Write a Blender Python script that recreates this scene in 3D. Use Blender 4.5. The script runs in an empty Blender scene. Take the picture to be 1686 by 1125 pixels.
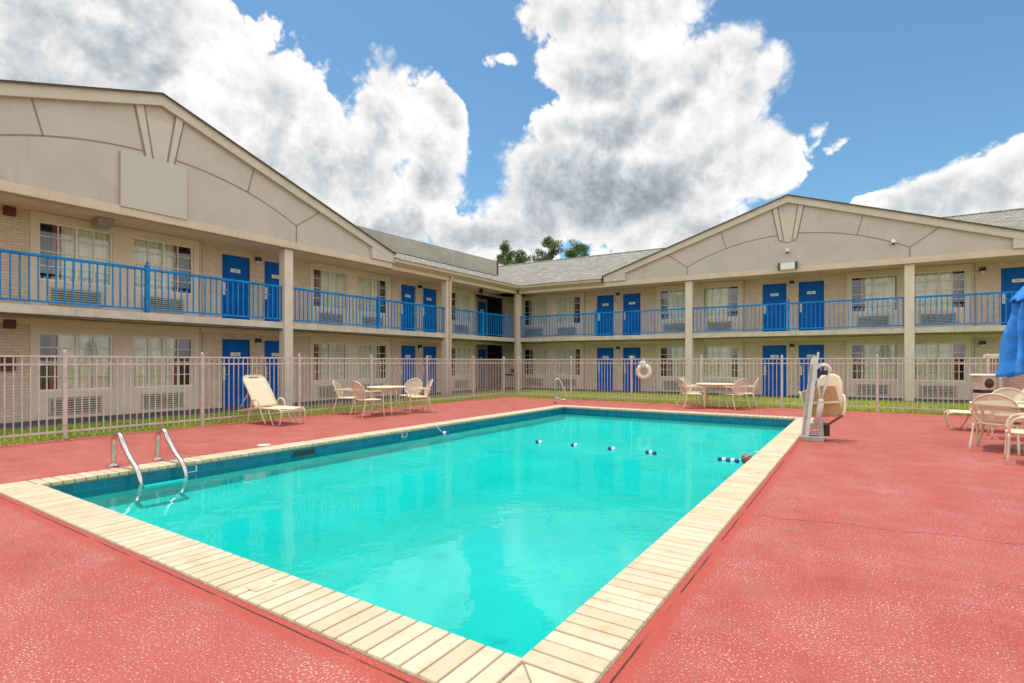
import bpy, math, random
import numpy as np
from mathutils import Vector, Matrix

random.seed(7)
rng = np.random.default_rng(11)
PI = math.pi
scene = bpy.context.scene
COL = scene.collection

# ------------------------------------------------------------------ materials
def nd(nt, typ, ins=None, **props):
    n = nt.nodes.new(typ)
    for k, v in props.items():
        setattr(n, k, v)
    for k, v in (ins or {}).items():
        if isinstance(v, bpy.types.NodeSocket):
            nt.links.new(v, n.inputs[k])
        else:
            n.inputs[k].default_value = v
    return n

def math_(nt, op, a, b=0.0, c=None, clamp=False):
    n = nt.nodes.new('ShaderNodeMath'); n.operation = op; n.use_clamp = clamp
    for i, v in enumerate((a, b) if c is None else (a, b, c)):
        if isinstance(v, bpy.types.NodeSocket):
            nt.links.new(v, n.inputs[i])
        else:
            n.inputs[i].default_value = v
    return n.outputs[0]

def mixc(nt, fac, a, b, blend='MIX'):
    n = nt.nodes.new('ShaderNodeMix'); n.data_type = 'RGBA'; n.blend_type = blend
    for i, v in ((0, fac), (6, a), (7, b)):
        if isinstance(v, bpy.types.NodeSocket):
            nt.links.new(v, n.inputs[i])
        else:
            n.inputs[i].default_value = v if i == 0 else ((*v, 1) if len(v) == 3 else v)
    return n.outputs[2]

def ramp(nt, fac, lo, hi):
    return nd(nt, 'ShaderNodeMapRange', {0: fac, 1: lo, 2: hi, 3: 0.0, 4: 1.0}, interpolation_type='SMOOTHSTEP').outputs[0]

def newmat(name):
    m = bpy.data.materials.new(name); m.use_nodes = True
    nt = m.node_tree
    bs = nt.nodes['Principled BSDF']
    return m, nt, bs

def setin(nt, bs, key, v):
    if isinstance(v, bpy.types.NodeSocket):
        nt.links.new(v, bs.inputs[key])
    else:
        bs.inputs[key].default_value = v

def simple(name, col, rough=.5, metal=0.0, var=.12, scale=6.0, bump=0.0, bscale=80.0, spec=.5, isl=0.0, streak=0.0):
    m, nt, bs = newmat(name)
    tc = nd(nt, 'ShaderNodeTexCoord')
    no = nd(nt, 'ShaderNodeTexNoise', {'Vector': tc.outputs['Object'], 'Scale': scale, 'Detail': 6.0, 'Roughness': .6})
    f = ramp(nt, no.outputs[0], .3, .7)
    c = mixc(nt, f, [x * (1 - var) for x in col], [min(1, x * (1 + var)) for x in col])
    if streak:
        mp = nd(nt, 'ShaderNodeMapping', {'Vector': tc.outputs['Object'], 'Scale': (5.0, 5.0, .45)})
        s1 = nd(nt, 'ShaderNodeTexNoise', {'Vector': mp.outputs[0], 'Scale': 1.6, 'Detail': 8.0, 'Roughness': .7}).outputs[0]
        s2 = nd(nt, 'ShaderNodeTexNoise', {'Vector': tc.outputs['Object'], 'Scale': .7, 'Detail': 5.0, 'Roughness': .6}).outputs[0]
        c = mixc(nt, math_(nt, 'MULTIPLY', ramp(nt, s1, .5, .78), math_(nt, 'MULTIPLY', ramp(nt, s2, .35, .65), streak)), c, [x * .5 for x in col])
        s3 = nd(nt, 'ShaderNodeTexNoise', {'Vector': tc.outputs['Object'], 'Scale': 38.0, 'Detail': 4.0, 'Roughness': .7}).outputs[0]
        c = mixc(nt, math_(nt, 'MULTIPLY', ramp(nt, s3, .35, .7), .16), c, [x * .62 for x in col])
    if isl:
        g = nd(nt, 'ShaderNodeNewGeometry')
        r = g.outputs['Random Per Island']
        c = mixc(nt, r, mixc(nt, 1.0, c, (1 - isl,) * 3, 'MULTIPLY'), mixc(nt, 1.0, c, (1 + isl * .5,) * 3, 'MULTIPLY'))
    setin(nt, bs, 'Base Color', c)
    bs.inputs['Roughness'].default_value = rough
    bs.inputs['Metallic'].default_value = metal
    bs.inputs['Specular IOR Level'].default_value = spec
    if bump:
        n2 = nd(nt, 'ShaderNodeTexNoise', {'Vector': tc.outputs['Object'], 'Scale': bscale, 'Detail': 3.0})
        b = nd(nt, 'ShaderNodeBump', {'Height': n2.outputs[0], 'Strength': bump, 'Distance': .01})
        nt.links.new(b.outputs[0], bs.inputs['Normal'])
    return m

M = {}
STUCCO = (.545, .475, .425)
M['stucco'] = simple('stucco', STUCCO, .85, var=.05, scale=1.3, bump=.5, bscale=110, streak=.45)
M['bay'] = simple('smooth_bay_paint', (.78, .655, .525), .85, var=.05, scale=1.3, bump=.3, bscale=110, streak=.25)
M['balcony_floor'] = simple('balcony_concrete', (.46, .42, .37), .85, var=.15, scale=2)
M['stucco_trim'] = simple('stucco_trim', (.60, .525, .455), .8, var=.05, scale=2, bump=.15, bscale=120, streak=.35)
M['beam'] = simple('tan_beam_bounce', (.64, .525, .39), .75, var=.06, scale=2, streak=.4)  # tan with the warm bounce of sunlight put into the colour
M['number'] = simple('number_white', (.86, .86, .82), .4, var=.03)
M['joint'] = simple('joint_groove_shade', (.27, .21, .16), .9, var=.1)  # shade inside the gable grooves put into a dark tan
M['column'] = simple('column_paint', (.70, .60, .50), .75, var=.07, scale=2.5, bump=.2, bscale=90, streak=.5)
M['slab'] = simple('slab_concrete', (.60, .53, .44), .85, var=.12, scale=3, bump=.3, bscale=50, streak=.9)
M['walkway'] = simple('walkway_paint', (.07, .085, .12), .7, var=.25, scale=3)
M['soffit'] = simple('soffit_paint', (.82, .68, .50), .85, var=.06, scale=1.5)
M['blue_door'] = simple('blue_door_paint', (.0005, .125, .53), .5, var=.14, scale=3, spec=.15)
M['blue_rail'] = simple('blue_rail_paint', (.001, .215, .58), .5, var=.25, scale=5, spec=.25)
M['blue_cloth'] = simple('blue_canvas', (.03, .22, .64), .85, var=.2, scale=7, bump=.2, bscale=200)
M['white'] = simple('white_paint', (.80, .77, .70), .5, var=.04)
M['plate'] = simple('plate_white', (.70, .70, .66), .4, var=.05)
M['ink'] = simple('plate_ink', (.12, .12, .13), .5)
M['metal'] = simple('brushed_steel', (.62, .58, .54), .22, metal=1.0, var=.1, scale=20)
M['brass'] = simple('satin_handle', (.6, .57, .5), .3, metal=1.0)
M['black'] = simple('black_paint', (.02, .018, .016), .45)
M['brown_dark'] = simple('dark_bronze', (.06, .03, .02), .5)
M['red'] = simple('alarm_red', (.13, .018, .012), .5)
M['grille'] = simple('grille_louver', (.50, .46, .36), .6, var=.15)
M['grille_dark'] = simple('grille_slot', (.09, .09, .075), .7)
M['curtain'] = simple('sheer_curtain', (.80, .77, .60), .9, var=.1, scale=4)
M['drape'] = simple('maroon_drape', (.24, .05, .035), .9, var=.2)
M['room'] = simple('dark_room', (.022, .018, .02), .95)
M['fence'] = simple('fence_paint', (.56, .475, .425), .5, var=.16, scale=6)
M['almond'] = simple('almond_frame', (.66, .54, .38), .45, var=.07)
M['almond_seat'] = simple('almond_sling', (.70, .60, .42), .8, var=.06, scale=40)
M['ring'] = simple('life_ring_foam', (.76, .65, .52), .6, var=.06)
M['rope'] = simple('rope_white', (.72, .74, .74), .8)
M['buoy_blue'] = simple('buoy_blue', (.01, .05, .22), .35)
M['buoy_white'] = simple('buoy_white', (.78, .80, .80), .35)
M['rust_ball'] = simple('faded_red_float', (.30, .085, .07), .5, var=.35, scale=10)
M['lift_grey'] = simple('lift_grey_plastic', (.66, .64, .59), .5, var=.1)
M['lift_dark'] = simple('lift_cover_grey', (.36, .33, .31), .55, var=.15)
M['lift_seat'] = simple('lift_cream_seat', (.80, .70, .47), .45, var=.06)
M['lift_tan_shade'] = simple('lift_seat_underside_shade', (.50, .30, .13), .6, var=.12)  # shade on the cream seat's underside put into a tan colour
M['bin'] = simple('bin_stone', (.50, .40, .34), .8, var=.1, bump=.5, bscale=60)
M['gutter'] = simple('gutter_paint', (.62, .49, .36), .5, var=.05)
M['screen'] = simple('screen_wall', (.42, .38, .335), .85, var=.1, scale=1.0, bump=.2, bscale=40)
M['sign'] = simple('blank_sign', (.54, .49, .43), .7, var=.015, scale=1)
M['trunk'] = simple('bark', (.13, .09, .06), .95, var=.3, scale=5)
M['soil'] = simple('soil_edge', (.12, .10, .06), .95, var=.3)

def woven(name, col, thru):
    m, nt, bs = newmat(name)
    bs.inputs['Base Color'].default_value = (*col, 1); bs.inputs['Roughness'].default_value = .7
    tc = nd(nt, 'ShaderNodeTexCoord')
    no = nd(nt, 'ShaderNodeTexNoise', {'Vector': tc.outputs['Object'], 'Scale': 260.0, 'Detail': 1.0})
    f = math_(nt, 'ADD', math_(nt, 'MULTIPLY', no.outputs[0], .3), thru - .15)
    tr = nd(nt, 'ShaderNodeBsdfTransparent')
    mx = nd(nt, 'ShaderNodeMixShader', {0: f, 1: bs.outputs[0], 2: tr.outputs[0]})
    nt.links.new(mx.outputs[0], nt.nodes['Material Output'].inputs[0])
    return m
M['mesh_back'] = woven('woven_sling', (.66, .54, .40), .34)

def glass_mat():
    m, nt, bs = newmat('window_glass')
    tr = nd(nt, 'ShaderNodeBsdfTransparent', {'Color': (.95, .97, .96, 1)})
    gl = nd(nt, 'ShaderNodeBsdfGlossy', {'Color': (1, 1, 1, 1), 'Roughness': .02})
    fr = nd(nt, 'ShaderNodeFresnel', {'IOR': 1.85})
    mx = nd(nt, 'ShaderNodeMixShader', {0: math_(nt, 'MINIMUM', fr.outputs[0], .15), 1: tr.outputs[0], 2: gl.outputs[0]})
    nt.links.new(mx.outputs[0], nt.nodes['Material Output'].inputs[0])
    return m
M['glass'] = glass_mat()

def brick_mat(name, base, mortar, w=.21, hgt=.068, mode='XZ', mort=.012, bump=.6, var=.12):
    m, nt, bs = newmat(name)
    tc = nd(nt, 'ShaderNodeTexCoord')
    sp = nd(nt, 'ShaderNodeSeparateXYZ', {0: tc.outputs['Object']})
    cb = nd(nt, 'ShaderNodeCombineXYZ', {0: sp.outputs[0], 1: sp.outputs[2 if mode == 'XZ' else 1]})
    br = nd(nt, 'ShaderNodeTexBrick', {'Vector': cb.outputs[0], 'Color1': (*[x * (1 - var) for x in base], 1), 'Color2': (*[min(1, x * (1 + var)) for x in base], 1),
            'Mortar': (*mortar, 1), 'Scale': 1.0, 'Mortar Size': mort, 'Mortar Smooth': .3, 'Bias': 0.0, 'Brick Width': w, 'Row Height': hgt})
    no = nd(nt, 'ShaderNodeTexNoise', {'Vector': tc.outputs['Object'], 'Scale': 1.7, 'Detail': 6.0, 'Roughness': .65})
    c = mixc(nt, ramp(nt, no.outputs[0], .3, .75), mixc(nt, 1.0, br.outputs[0], (.86, .85, .84), 'MULTIPLY'), br.outputs[0])
    setin(nt, bs, 'Base Color', c)
    bs.inputs['Roughness'].default_value = .85
    n2 = nd(nt, 'ShaderNodeTexNoise', {'Vector': tc.outputs['Object'], 'Scale': 70.0, 'Detail': 3.0})
    hgtv = math_(nt, 'SUBTRACT', math_(nt, 'MULTIPLY', n2.outputs[0], .35), br.outputs[1])
    b = nd(nt, 'ShaderNodeBump', {'Height': hgtv, 'Strength': bump, 'Distance': .008})
    nt.links.new(b.outputs[0], bs.inputs['Normal'])
    return m
M['brick'] = brick_mat('painted_brick', (.80, .65, .50), (.66, .53, .40), var=.08, bump=.7)
M['pink_brick'] = brick_mat('pink_brick', (.52, .36, .31), (.42, .29, .25), var=.08)
M['shingle'] = brick_mat('roof_shingles', (.275, .27, .225), (.11, .108, .09), w=.30, hgt=.145, mode='XY', mort=.014, bump=1.0, var=.28)

def deck_mat():
    m, nt, bs = newmat('red_deck_paint')
    tc = nd(nt, 'ShaderNodeTexCoord'); P = tc.outputs['Object']
    big = nd(nt, 'ShaderNodeTexNoise', {'Vector': P, 'Scale': .55, 'Detail': 5.0, 'Roughness': .6}).outputs[0]
    mid = nd(nt, 'ShaderNodeTexNoise', {'Vector': P, 'Scale': 4.5, 'Detail': 6.0, 'Roughness': .65}).outputs[0]
    c = mixc(nt, ramp(nt, big, .3, .72), (.345, .053, .039), (.395, .084, .066))
    c = mixc(nt, math_(nt, 'MULTIPLY', ramp(nt, mid, .45, .75), .30), c, (.47, .14, .112))
    # stains
    st = nd(nt, 'ShaderNodeTexNoise', {'Vector': P, 'Scale': 1.3, 'Detail': 8.0, 'Roughness': .75, 'Distortion': .8}).outputs[0]
    c = mixc(nt, math_(nt, 'MULTIPLY', ramp(nt, st, .56, .76), .5), c, (.29, .05, .045))
    wr = nd(nt, 'ShaderNodeTexNoise', {'Vector': nd(nt, 'ShaderNodeMapping', {'Vector': P, 'Rotation': (0, 0, .6), 'Scale': (.35, 1.5, 1)}).outputs[0], 'Scale': 1.6, 'Detail': 7.0, 'Roughness': .7}).outputs[0]
    c = mixc(nt, math_(nt, 'MULTIPLY', ramp(nt, wr, .52, .74), .42), c, (.47, .155, .13))
    hb = nd(nt, 'ShaderNodeTexNoise', {'Vector': P, 'Scale': 2.7, 'Detail': 8.0, 'Roughness': .7, 'Distortion': .4}).outputs[0]
    c = mixc(nt, math_(nt, 'MULTIPLY', ramp(nt, hb, .50, .70), .60), c, (.30, .098, .062))
    hp = nd(nt, 'ShaderNodeTexNoise', {'Vector': P, 'Scale': 1.9, 'Detail': 8.0, 'Roughness': .7, 'W': 3.0}, noise_dimensions='4D').outputs[0]
    c = mixc(nt, math_(nt, 'MULTIPLY', ramp(nt, hp, .54, .74), .55), c, (.43, .165, .155))
    # worn pale flecks in the paint
    v1 = nd(nt, 'ShaderNodeTexNoise', {'Vector': P, 'Scale': 74.0, 'Detail': 4.0, 'Roughness': .74}).outputs[0]
    v2 = nd(nt, 'ShaderNodeTexNoise', {'Vector': P, 'Scale': 2.1, 'Detail': 4.0}).outputs[0]
    thr = math_(nt, 'SUBTRACT', .66, math_(nt, 'MULTIPLY', v2, .17))
    fl = ramp(nt, math_(nt, 'SUBTRACT', v1, thr), 0.0, .05)
    c = mixc(nt, math_(nt, 'MULTIPLY', fl, .80), c, (.70, .52, .44))
    v3 = nd(nt, 'ShaderNodeTexNoise', {'Vector': P, 'Scale': 150.0, 'Detail': 2.0, 'Roughness': .6}).outputs[0]
    c = mixc(nt, math_(nt, 'MULTIPLY', ramp(nt, v3, .60, .70), .6), c, (.62, .36, .29))
    c = mixc(nt, math_(nt, 'MULTIPLY', ramp(nt, v3, .42, .33), .45), c, (.28, .04, .035))
    # long thin cracks across the slab
    sp = nd(nt, 'ShaderNodeSeparateXYZ', {0: P})
    # fresher red paint brushed along the rim and the dark open joint beside it
    ex = math_(nt, 'MAXIMUM', math_(nt, 'SUBTRACT', -8.175, sp.outputs[0]), math_(nt, 'SUBTRACT', sp.outputs[0], -.97))
    ey = math_(nt, 'MAXIMUM', math_(nt, 'SUBTRACT', 1.747, sp.outputs[1]), math_(nt, 'SUBTRACT', sp.outputs[1], 15.205))
    rim = math_(nt, 'MAXIMUM', ex, ey)
    rimw = math_(nt, 'ADD', rim, math_(nt, 'MULTIPLY', math_(nt, 'SUBTRACT', st, .5), .12))
    c = mixc(nt, math_(nt, 'MULTIPLY', ramp(nt, rimw, .17, .10), .75), c, (.40, .060, .040))
    gate = ramp(nt, nd(nt, 'ShaderNodeTexNoise', {'Vector': P, 'Scale': 1.7, 'Detail': 3.0}).outputs[0], .40, .50)
    jt = math_(nt, 'LESS_THAN', math_(nt, 'ABSOLUTE', math_(nt, 'SUBTRACT', math_(nt, 'ADD', rim, math_(nt, 'MULTIPLY', math_(nt, 'SUBTRACT', mid, .5), .012)), .055)), .006)
    c = mixc(nt, math_(nt, 'MULTIPLY', math_(nt, 'MULTIPLY', jt, gate), .9), c, (.05, .015, .012))
    wob = nd(nt, 'ShaderNodeTexNoise', {'Vector': P, 'Scale': 2.6, 'Detail': 5.0}).outputs[0]
    for (y0, slope, xmin, xmax, w) in ((5.42, .16, -.92, 6, .009), (8.62, .17, -.75, 1.2, .007), (4.1, .0, -14, -8.2, .008), (-.6, .05, -12, 9, .006)):
        yy = math_(nt, 'SUBTRACT', math_(nt, 'SUBTRACT', sp.outputs[1], y0), math_(nt, 'MULTIPLY', sp.outputs[0], slope))
        yy = math_(nt, 'ADD', yy, math_(nt, 'MULTIPLY', math_(nt, 'SUBTRACT', wob, .5), .28))
        a = math_(nt, 'LESS_THAN', math_(nt, 'ABSOLUTE', yy), w)
        a = math_(nt, 'MULTIPLY', a, math_(nt, 'GREATER_THAN', sp.outputs[0], xmin))
        a = math_(nt, 'MULTIPLY', a, math_(nt, 'LESS_THAN', sp.outputs[0], xmax))
        c = mixc(nt, math_(nt, 'MULTIPLY', a, .75), c, (.12, .03, .028))
    setin(nt, bs, 'Base Color', c)
    bs.inputs['Roughness'].default_value = .62
    bs.inputs['Specular IOR Level'].default_value = .35
    b = nd(nt, 'ShaderNodeBump', {'Height': v1, 'Strength': .45, 'Distance': .006})
    nt.links.new(b.outputs[0], bs.inputs['Normal'])
    return m
M['deck'] = deck_mat()

def coping_mat():
    m, nt, bs = newmat('cream_coping_stone')
    tc = nd(nt, 'ShaderNodeTexCoord'); P = tc.outputs['Object']
    g = nd(nt, 'ShaderNodeNewGeometry')
    r = g.outputs['Random Per Island']
    no = nd(nt, 'ShaderNodeTexNoise', {'Vector': P, 'Scale': 5.0, 'Detail': 8.0, 'Roughness': .7}).outputs[0]
    c = mixc(nt, r, (.545, .43, .285), (.64, .535, .385))
    c = mixc(nt, math_(nt, 'MULTIPLY', ramp(nt, no, .46, .72), .62), c, (.45, .30, .16))
    n3 = nd(nt, 'ShaderNodeTexNoise', {'Vector': P, 'Scale': 120.0, 'Detail': 3.0}).outputs[0]
    c = mixc(nt, math_(nt, 'MULTIPLY', ramp(nt, n3, .6, .72), .3), c, (.55, .42, .28))
    setin(nt, bs, 'Base Color', c)
    bs.inputs['Roughness'].default_value = .7
    b = nd(nt, 'ShaderNodeBump', {'Height': n3, 'Strength': .3, 'Distance': .004})
    nt.links.new(b.outputs[0], bs.inputs['Normal'])
    return m
M['coping'] = coping_mat()
M['grout'] = simple('coping_grout', (.27, .19, .12), .95, var=.3, scale=30)

def tile_mat():
    m, nt, bs = newmat('waterline_tile')
    tc = nd(nt, 'ShaderNodeTexCoord')
    sp = nd(nt, 'ShaderNodeSeparateXYZ', {0: tc.outputs['Object']})
    cb = nd(nt, 'ShaderNodeCombineXYZ', {0: math_(nt, 'ADD', sp.outputs[0], sp.outputs[1]), 1: sp.outputs[2]})
    br = nd(nt, 'ShaderNodeTexBrick', {'Vector': cb.outputs[0], 'Color1': (.003, .10, .19, 1), 'Color2': (.006, .16, .25, 1), 'Mortar': (.03, .2, .26, 1),
            'Scale': 1.0, 'Mortar Size': .004, 'Brick Width': .15, 'Row Height': .15}, offset=0.0)
    no = nd(nt, 'ShaderNodeTexNoise', {'Vector': tc.outputs['Object'], 'Scale': 30.0, 'Detail': 4.0}).outputs[0]
    c = mixc(nt, math_(nt, 'MULTIPLY', no, .5), br.outputs[0], (.01, .20, .26))
    setin(nt, bs, 'Base Color', c)
    bs.inputs['Roughness'].default_value = .2
    return m
M['tile'] = tile_mat()

def plaster_mat():
    m, nt, bs = newmat('aqua_pool_plaster')
    tc = nd(nt, 'ShaderNodeTexCoord'); P = tc.outputs['Object']
    a = nd(nt, 'ShaderNodeTexNoise', {'Vector': P, 'Scale': .8, 'Detail': 6.0, 'Roughness': .6}).outputs[0]
    b = nd(nt, 'ShaderNodeTexNoise', {'Vector': P, 'Scale': 3.4, 'Detail': 7.0, 'Roughness': .7}).outputs[0]
    c = mixc(nt, ramp(nt, a, .3, .7), (.31, .475, .435), (.39, .545, .50))
    c = mixc(nt, math_(nt, 'MULTIPLY', ramp(nt, b, .54, .70), .45), c, (.24, .38, .365))
    c = mixc(nt, math_(nt, 'MULTIPLY', ramp(nt, b, .66, .72), .6), c, (.14, .34, .35))
    setin(nt, bs, 'Base Color', c)
    bs.inputs['Roughness'].default_value = .8
    return m
M['plaster'] = plaster_mat()

def water_mat():
    m, nt, bs = newmat('pool_water')
    tc = nd(nt, 'ShaderNodeTexCoord'); P = tc.outputs['Object']
    w1 = nd(nt, 'ShaderNodeTexNoise', {'Vector': P, 'Scale': 2.2, 'Detail': 3.0, 'Roughness': .5}).outputs[0]
    w2 = nd(nt, 'ShaderNodeTexNoise', {'Vector': P, 'Scale': 9.0, 'Detail': 2.0}).outputs[0]
    hh = math_(nt, 'ADD', w1, math_(nt, 'MULTIPLY', w2, .12))
    bp = nd(nt, 'ShaderNodeBump', {'Height': hh, 'Strength': .10, 'Distance': .06})
    tr = nd(nt, 'ShaderNodeBsdfTransparent', {'Color': (.13, .955, .935, 1)})
    gl = nd(nt, 'ShaderNodeBsdfGlossy', {'Color': (.95, 1, 1, 1), 'Roughness': .03, 'Normal': bp.outputs[0]})
    fr = nd(nt, 'ShaderNodeFresnel', {'IOR': 1.33, 'Normal': bp.outputs[0]})
    mx = nd(nt, 'ShaderNodeMixShader', {0: math_(nt, 'MINIMUM', fr.outputs[0], .15), 1: tr.outputs[0], 2: gl.outputs[0]})
    nt.links.new(mx.outputs[0], nt.nodes['Material Output'].inputs[0])
    return m
M['water'] = water_mat()

def grass_mat(name, blades):
    m, nt, bs = newmat(name)
    tc = nd(nt, 'ShaderNodeTexCoord'); P = tc.outputs['Object']
    a = nd(nt, 'ShaderNodeTexNoise', {'Vector': P, 'Scale': 1.1, 'Detail': 5.0, 'Roughness': .65}).outputs[0]
    c = mixc(nt, ramp(nt, a, .3, .7), (.24, .37, .022), (.42, .52, .05))
    if blades:
        g = nd(nt, 'ShaderNodeNewGeometry').outputs['Random Per Island']
        c = mixc(nt, math_(nt, 'MULTIPLY', g, .38), c, (.60, .58, .14))
    else:
        c = mixc(nt, .35, c, (.10, .09, .03))
    setin(nt, bs, 'Base Color', c)
    bs.inputs['Roughness'].default_value = .7
    return m
M['grass'] = grass_mat('grass_blade', True)
M['lawn'] = grass_mat('lawn_ground', False)

def leaf_mat():
    m, nt, bs = newmat('pine_needles')
    g = nd(nt, 'ShaderNodeNewGeometry').outputs['Random Per Island']
    tc = nd(nt, 'ShaderNodeTexCoord')
    a = nd(nt, 'ShaderNodeTexNoise', {'Vector': tc.outputs['Object'], 'Scale': .9, 'Detail': 3.0}).outputs[0]
    c = mixc(nt, g, (.045, .085, .018), (.17, .22, .05))
    c = mixc(nt, math_(nt, 'MULTIPLY', ramp(nt, a, .45, .7), .5), c, (.20, .20, .055))
    setin(nt, bs, 'Base Color', c)
    bs.inputs['Roughness'].default_value = .7
    return m
M['leaf'] = leaf_mat()

# ------------------------------------------------------------------ mesh builder
class MB:
    def __init__(s):
        s.v = []; s.f = []; s.sm = []
    def add(s, vs, fs, smooth=False):
        b = len(s.v)
        s.v += [tuple(p) for p in vs]
        s.f += [tuple(i + b for i in f) for f in fs]
        s.sm += [smooth] * len(fs)
        return s
    def box(s, x0, x1, y0, y1, z0, z1):
        vs = [(x, y, z) for z in (z0, z1) for y in (y0, y1) for x in (x0, x1)]
        return s.add(vs, [(0, 2, 3, 1), (4, 5, 7, 6), (0, 1, 5, 4), (2, 6, 7, 3), (0, 4, 6, 2), (1, 3, 7, 5)])
    def beam(s, p, q, w, hgt, up=(0, 0, 1)):
        p = Vector(p); q = Vector(q); d = (q - p).normalized(); u = Vector(up)
        sd = d.cross(u).normalized() * (w / 2); uu = sd.cross(d).normalized() * (hgt / 2)
        vs = [e + a * sd + b * uu for e in (p, q) for a, b in ((-1, -1), (1, -1), (1, 1), (-1, 1))]
        return s.add(vs, [(3, 2, 1, 0), (4, 5, 6, 7), (0, 1, 5, 4), (1, 2, 6, 5), (2, 3, 7, 6), (3, 0, 4, 7)])
    def tube(s, pts, r, n=8, closed=False):
        pts = [Vector(p) for p in pts]; N = len(pts); rings = []
        rr = r if isinstance(r, (list, tuple)) else [r] * N
        prev = None
        for i, p in enumerate(pts):
            a = pts[(i - 1) % N] if (closed or i > 0) else p
            b = pts[(i + 1) % N] if (closed or i < N - 1) else p
            t = (b - a).normalized()
            if prev is None:
                u = t.cross(Vector((0, 0, 1)))
                if u.length < 1e-3: u = t.cross(Vector((1, 0, 0)))
                u.normalize()
            else:
                u = (prev - t * prev.dot(t))
                if u.length < 1e-5: u = t.cross(Vector((0, 1, 0)))
                u.normalize()
            prev = u; w = t.cross(u)
            rings.append([p + (u * math.cos(2 * PI * k / n) + w * math.sin(2 * PI * k / n)) * rr[i] for k in range(n)])
        vs = [q for rg in rings for q in rg]; fs = []
        for i in range(N if closed else N - 1):
            j = (i + 1) % N
            for k in range(n):
                l = (k + 1) % n
                fs.append((i * n + k, i * n + l, j * n + l, j * n + k))
        if not closed:
            fs.append(tuple(range(n))[::-1]); fs.append(tuple((N - 1) * n + k for k in range(n)))
        return s.add(vs, fs, True)
    def lathe(s, prof, c=(0, 0, 0), n=24, axis='Z'):
        vs = []
        for (r, z) in prof:
            for k in range(n):
                a = 2 * PI * k / n
                p = (r * math.cos(a), r * math.sin(a), z)
                if axis == 'Y': p = (p[0], p[2], p[1])
                if axis == 'X': p = (p[2], p[0], p[1])
                vs.append((p[0] + c[0], p[1] + c[1], p[2] + c[2]))
        fs = []
        for i in range(len(prof) - 1):
            for k in range(n):
                l = (k + 1) % n
                fs.append((i * n + k, i * n + l, (i + 1) * n + l, (i + 1) * n + k))
        if prof[0][0] > 1e-4: fs.append(tuple(range(n))[::-1])
        if prof[-1][0] > 1e-4: fs.append(tuple((len(prof) - 1) * n + k for k in range(n)))
        return s.add(vs, fs, True)
    def prism(s, poly, fn, a, b):
        """poly: 2-D outline; fn(x, y, t) -> point; extruded from t=a to t=b"""
        n = len(poly)
        vs = [fn(x, y, a) for x, y in poly] + [fn(x, y, b) for x, y in poly]
        fs = [tuple(range(n)), tuple(range(2 * n - 1, n - 1, -1))]
        fs += [(k, n + k, n + (k + 1) % n, (k + 1) % n) for k in range(n)]
        return s.add(vs, fs)
    def grid(s, fn, nu, nv, smooth=True):
        vs = [fn(i / nu, j / nv) for j in range(nv + 1) for i in range(nu + 1)]
        fs = [(j * (nu + 1) + i, j * (nu + 1) + i + 1, (j + 1) * (nu + 1) + i + 1, (j + 1) * (nu + 1) + i) for j in range(nv) for i in range(nu)]
        return s.add(vs, fs, smooth)
    def build(s, name, m, parent=None, bevel=0, solid=0, loc=None, flat=False):
        me = bpy.data.meshes.new(name)
        me.from_pydata(s.v, [], s.f)
        me.polygons.foreach_set('use_smooth', s.sm)
        import bmesh
        bm = bmesh.new(); bm.from_mesh(me)
        if flat: bmesh.ops.reverse_faces(bm, faces=[f for f in bm.faces if f.normal.z < 0])
        else: bmesh.ops.recalc_face_normals(bm, faces=bm.faces)
        bm.to_mesh(me); bm.free()
        if isinstance(m, str): m = M[m]
        me.materials.append(m)
        o = bpy.data.objects.new(name, me); COL.objects.link(o)
        if parent is not None: o.parent = parent
        if loc: o.location = loc
        if bevel:
            b = o.modifiers.new('bevel', 'BEVEL'); b.width = bevel; b.segments = 2; b.limit_method = 'ANGLE'; b.angle_limit = math.radians(40)
        if solid:
            q = o.modifiers.new('solid', 'SOLIDIFY'); q.thickness = solid; q.offset = 0
        return o

def tag(o, label=None, cat=None, group=None, kind=None):
    for k, v in (('label', label), ('category', cat), ('group', group), ('kind', kind)):
        if v: o[k] = v
    return o
def empty(name, loc=(0, 0, 0), rz=0.0, **kw):
    o = bpy.data.objects.new(name, None); COL.objects.link(o)
    o.location = loc; o.rotation_euler = (0, 0, rz); o.empty_display_size = .2
    return tag(o, **kw)
def copy_tree(o, parent=None):
    c = o.copy(); COL.objects.link(c)
    if parent is not None: c.parent = parent
    for ch in [x for x in bpy.data.objects if x.parent == o]:
        copy_tree(ch, c)
    return c
def arc(c, r, a0, a1, n, fn):
    return [fn(c[0] + r * math.cos(a0 + (a1 - a0) * i / n), c[1] + r * math.sin(a0 + (a1 - a0) * i / n)) for i in range(n + 1)]
def smooth_path(pts, k=6):
    """Catmull-Rom through points"""
    P = [Vector(p) for p in pts]; P = [P[0] * 2 - P[1]] + P + [P[-1] * 2 - P[-2]]
    out = []
    for i in range(1, len(P) - 2):
        for j in range(k):
            t = j / k
            out.append(.5 * ((2 * P[i]) + (P[i + 1] - P[i - 1]) * t + (2 * P[i - 1] - 5 * P[i] + 4 * P[i + 1] - P[i + 2]) * t * t + (3 * P[i] - P[i - 1] - 3 * P[i + 1] + P[i + 2]) * t ** 3))
    out.append(P[-2]); return out

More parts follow.
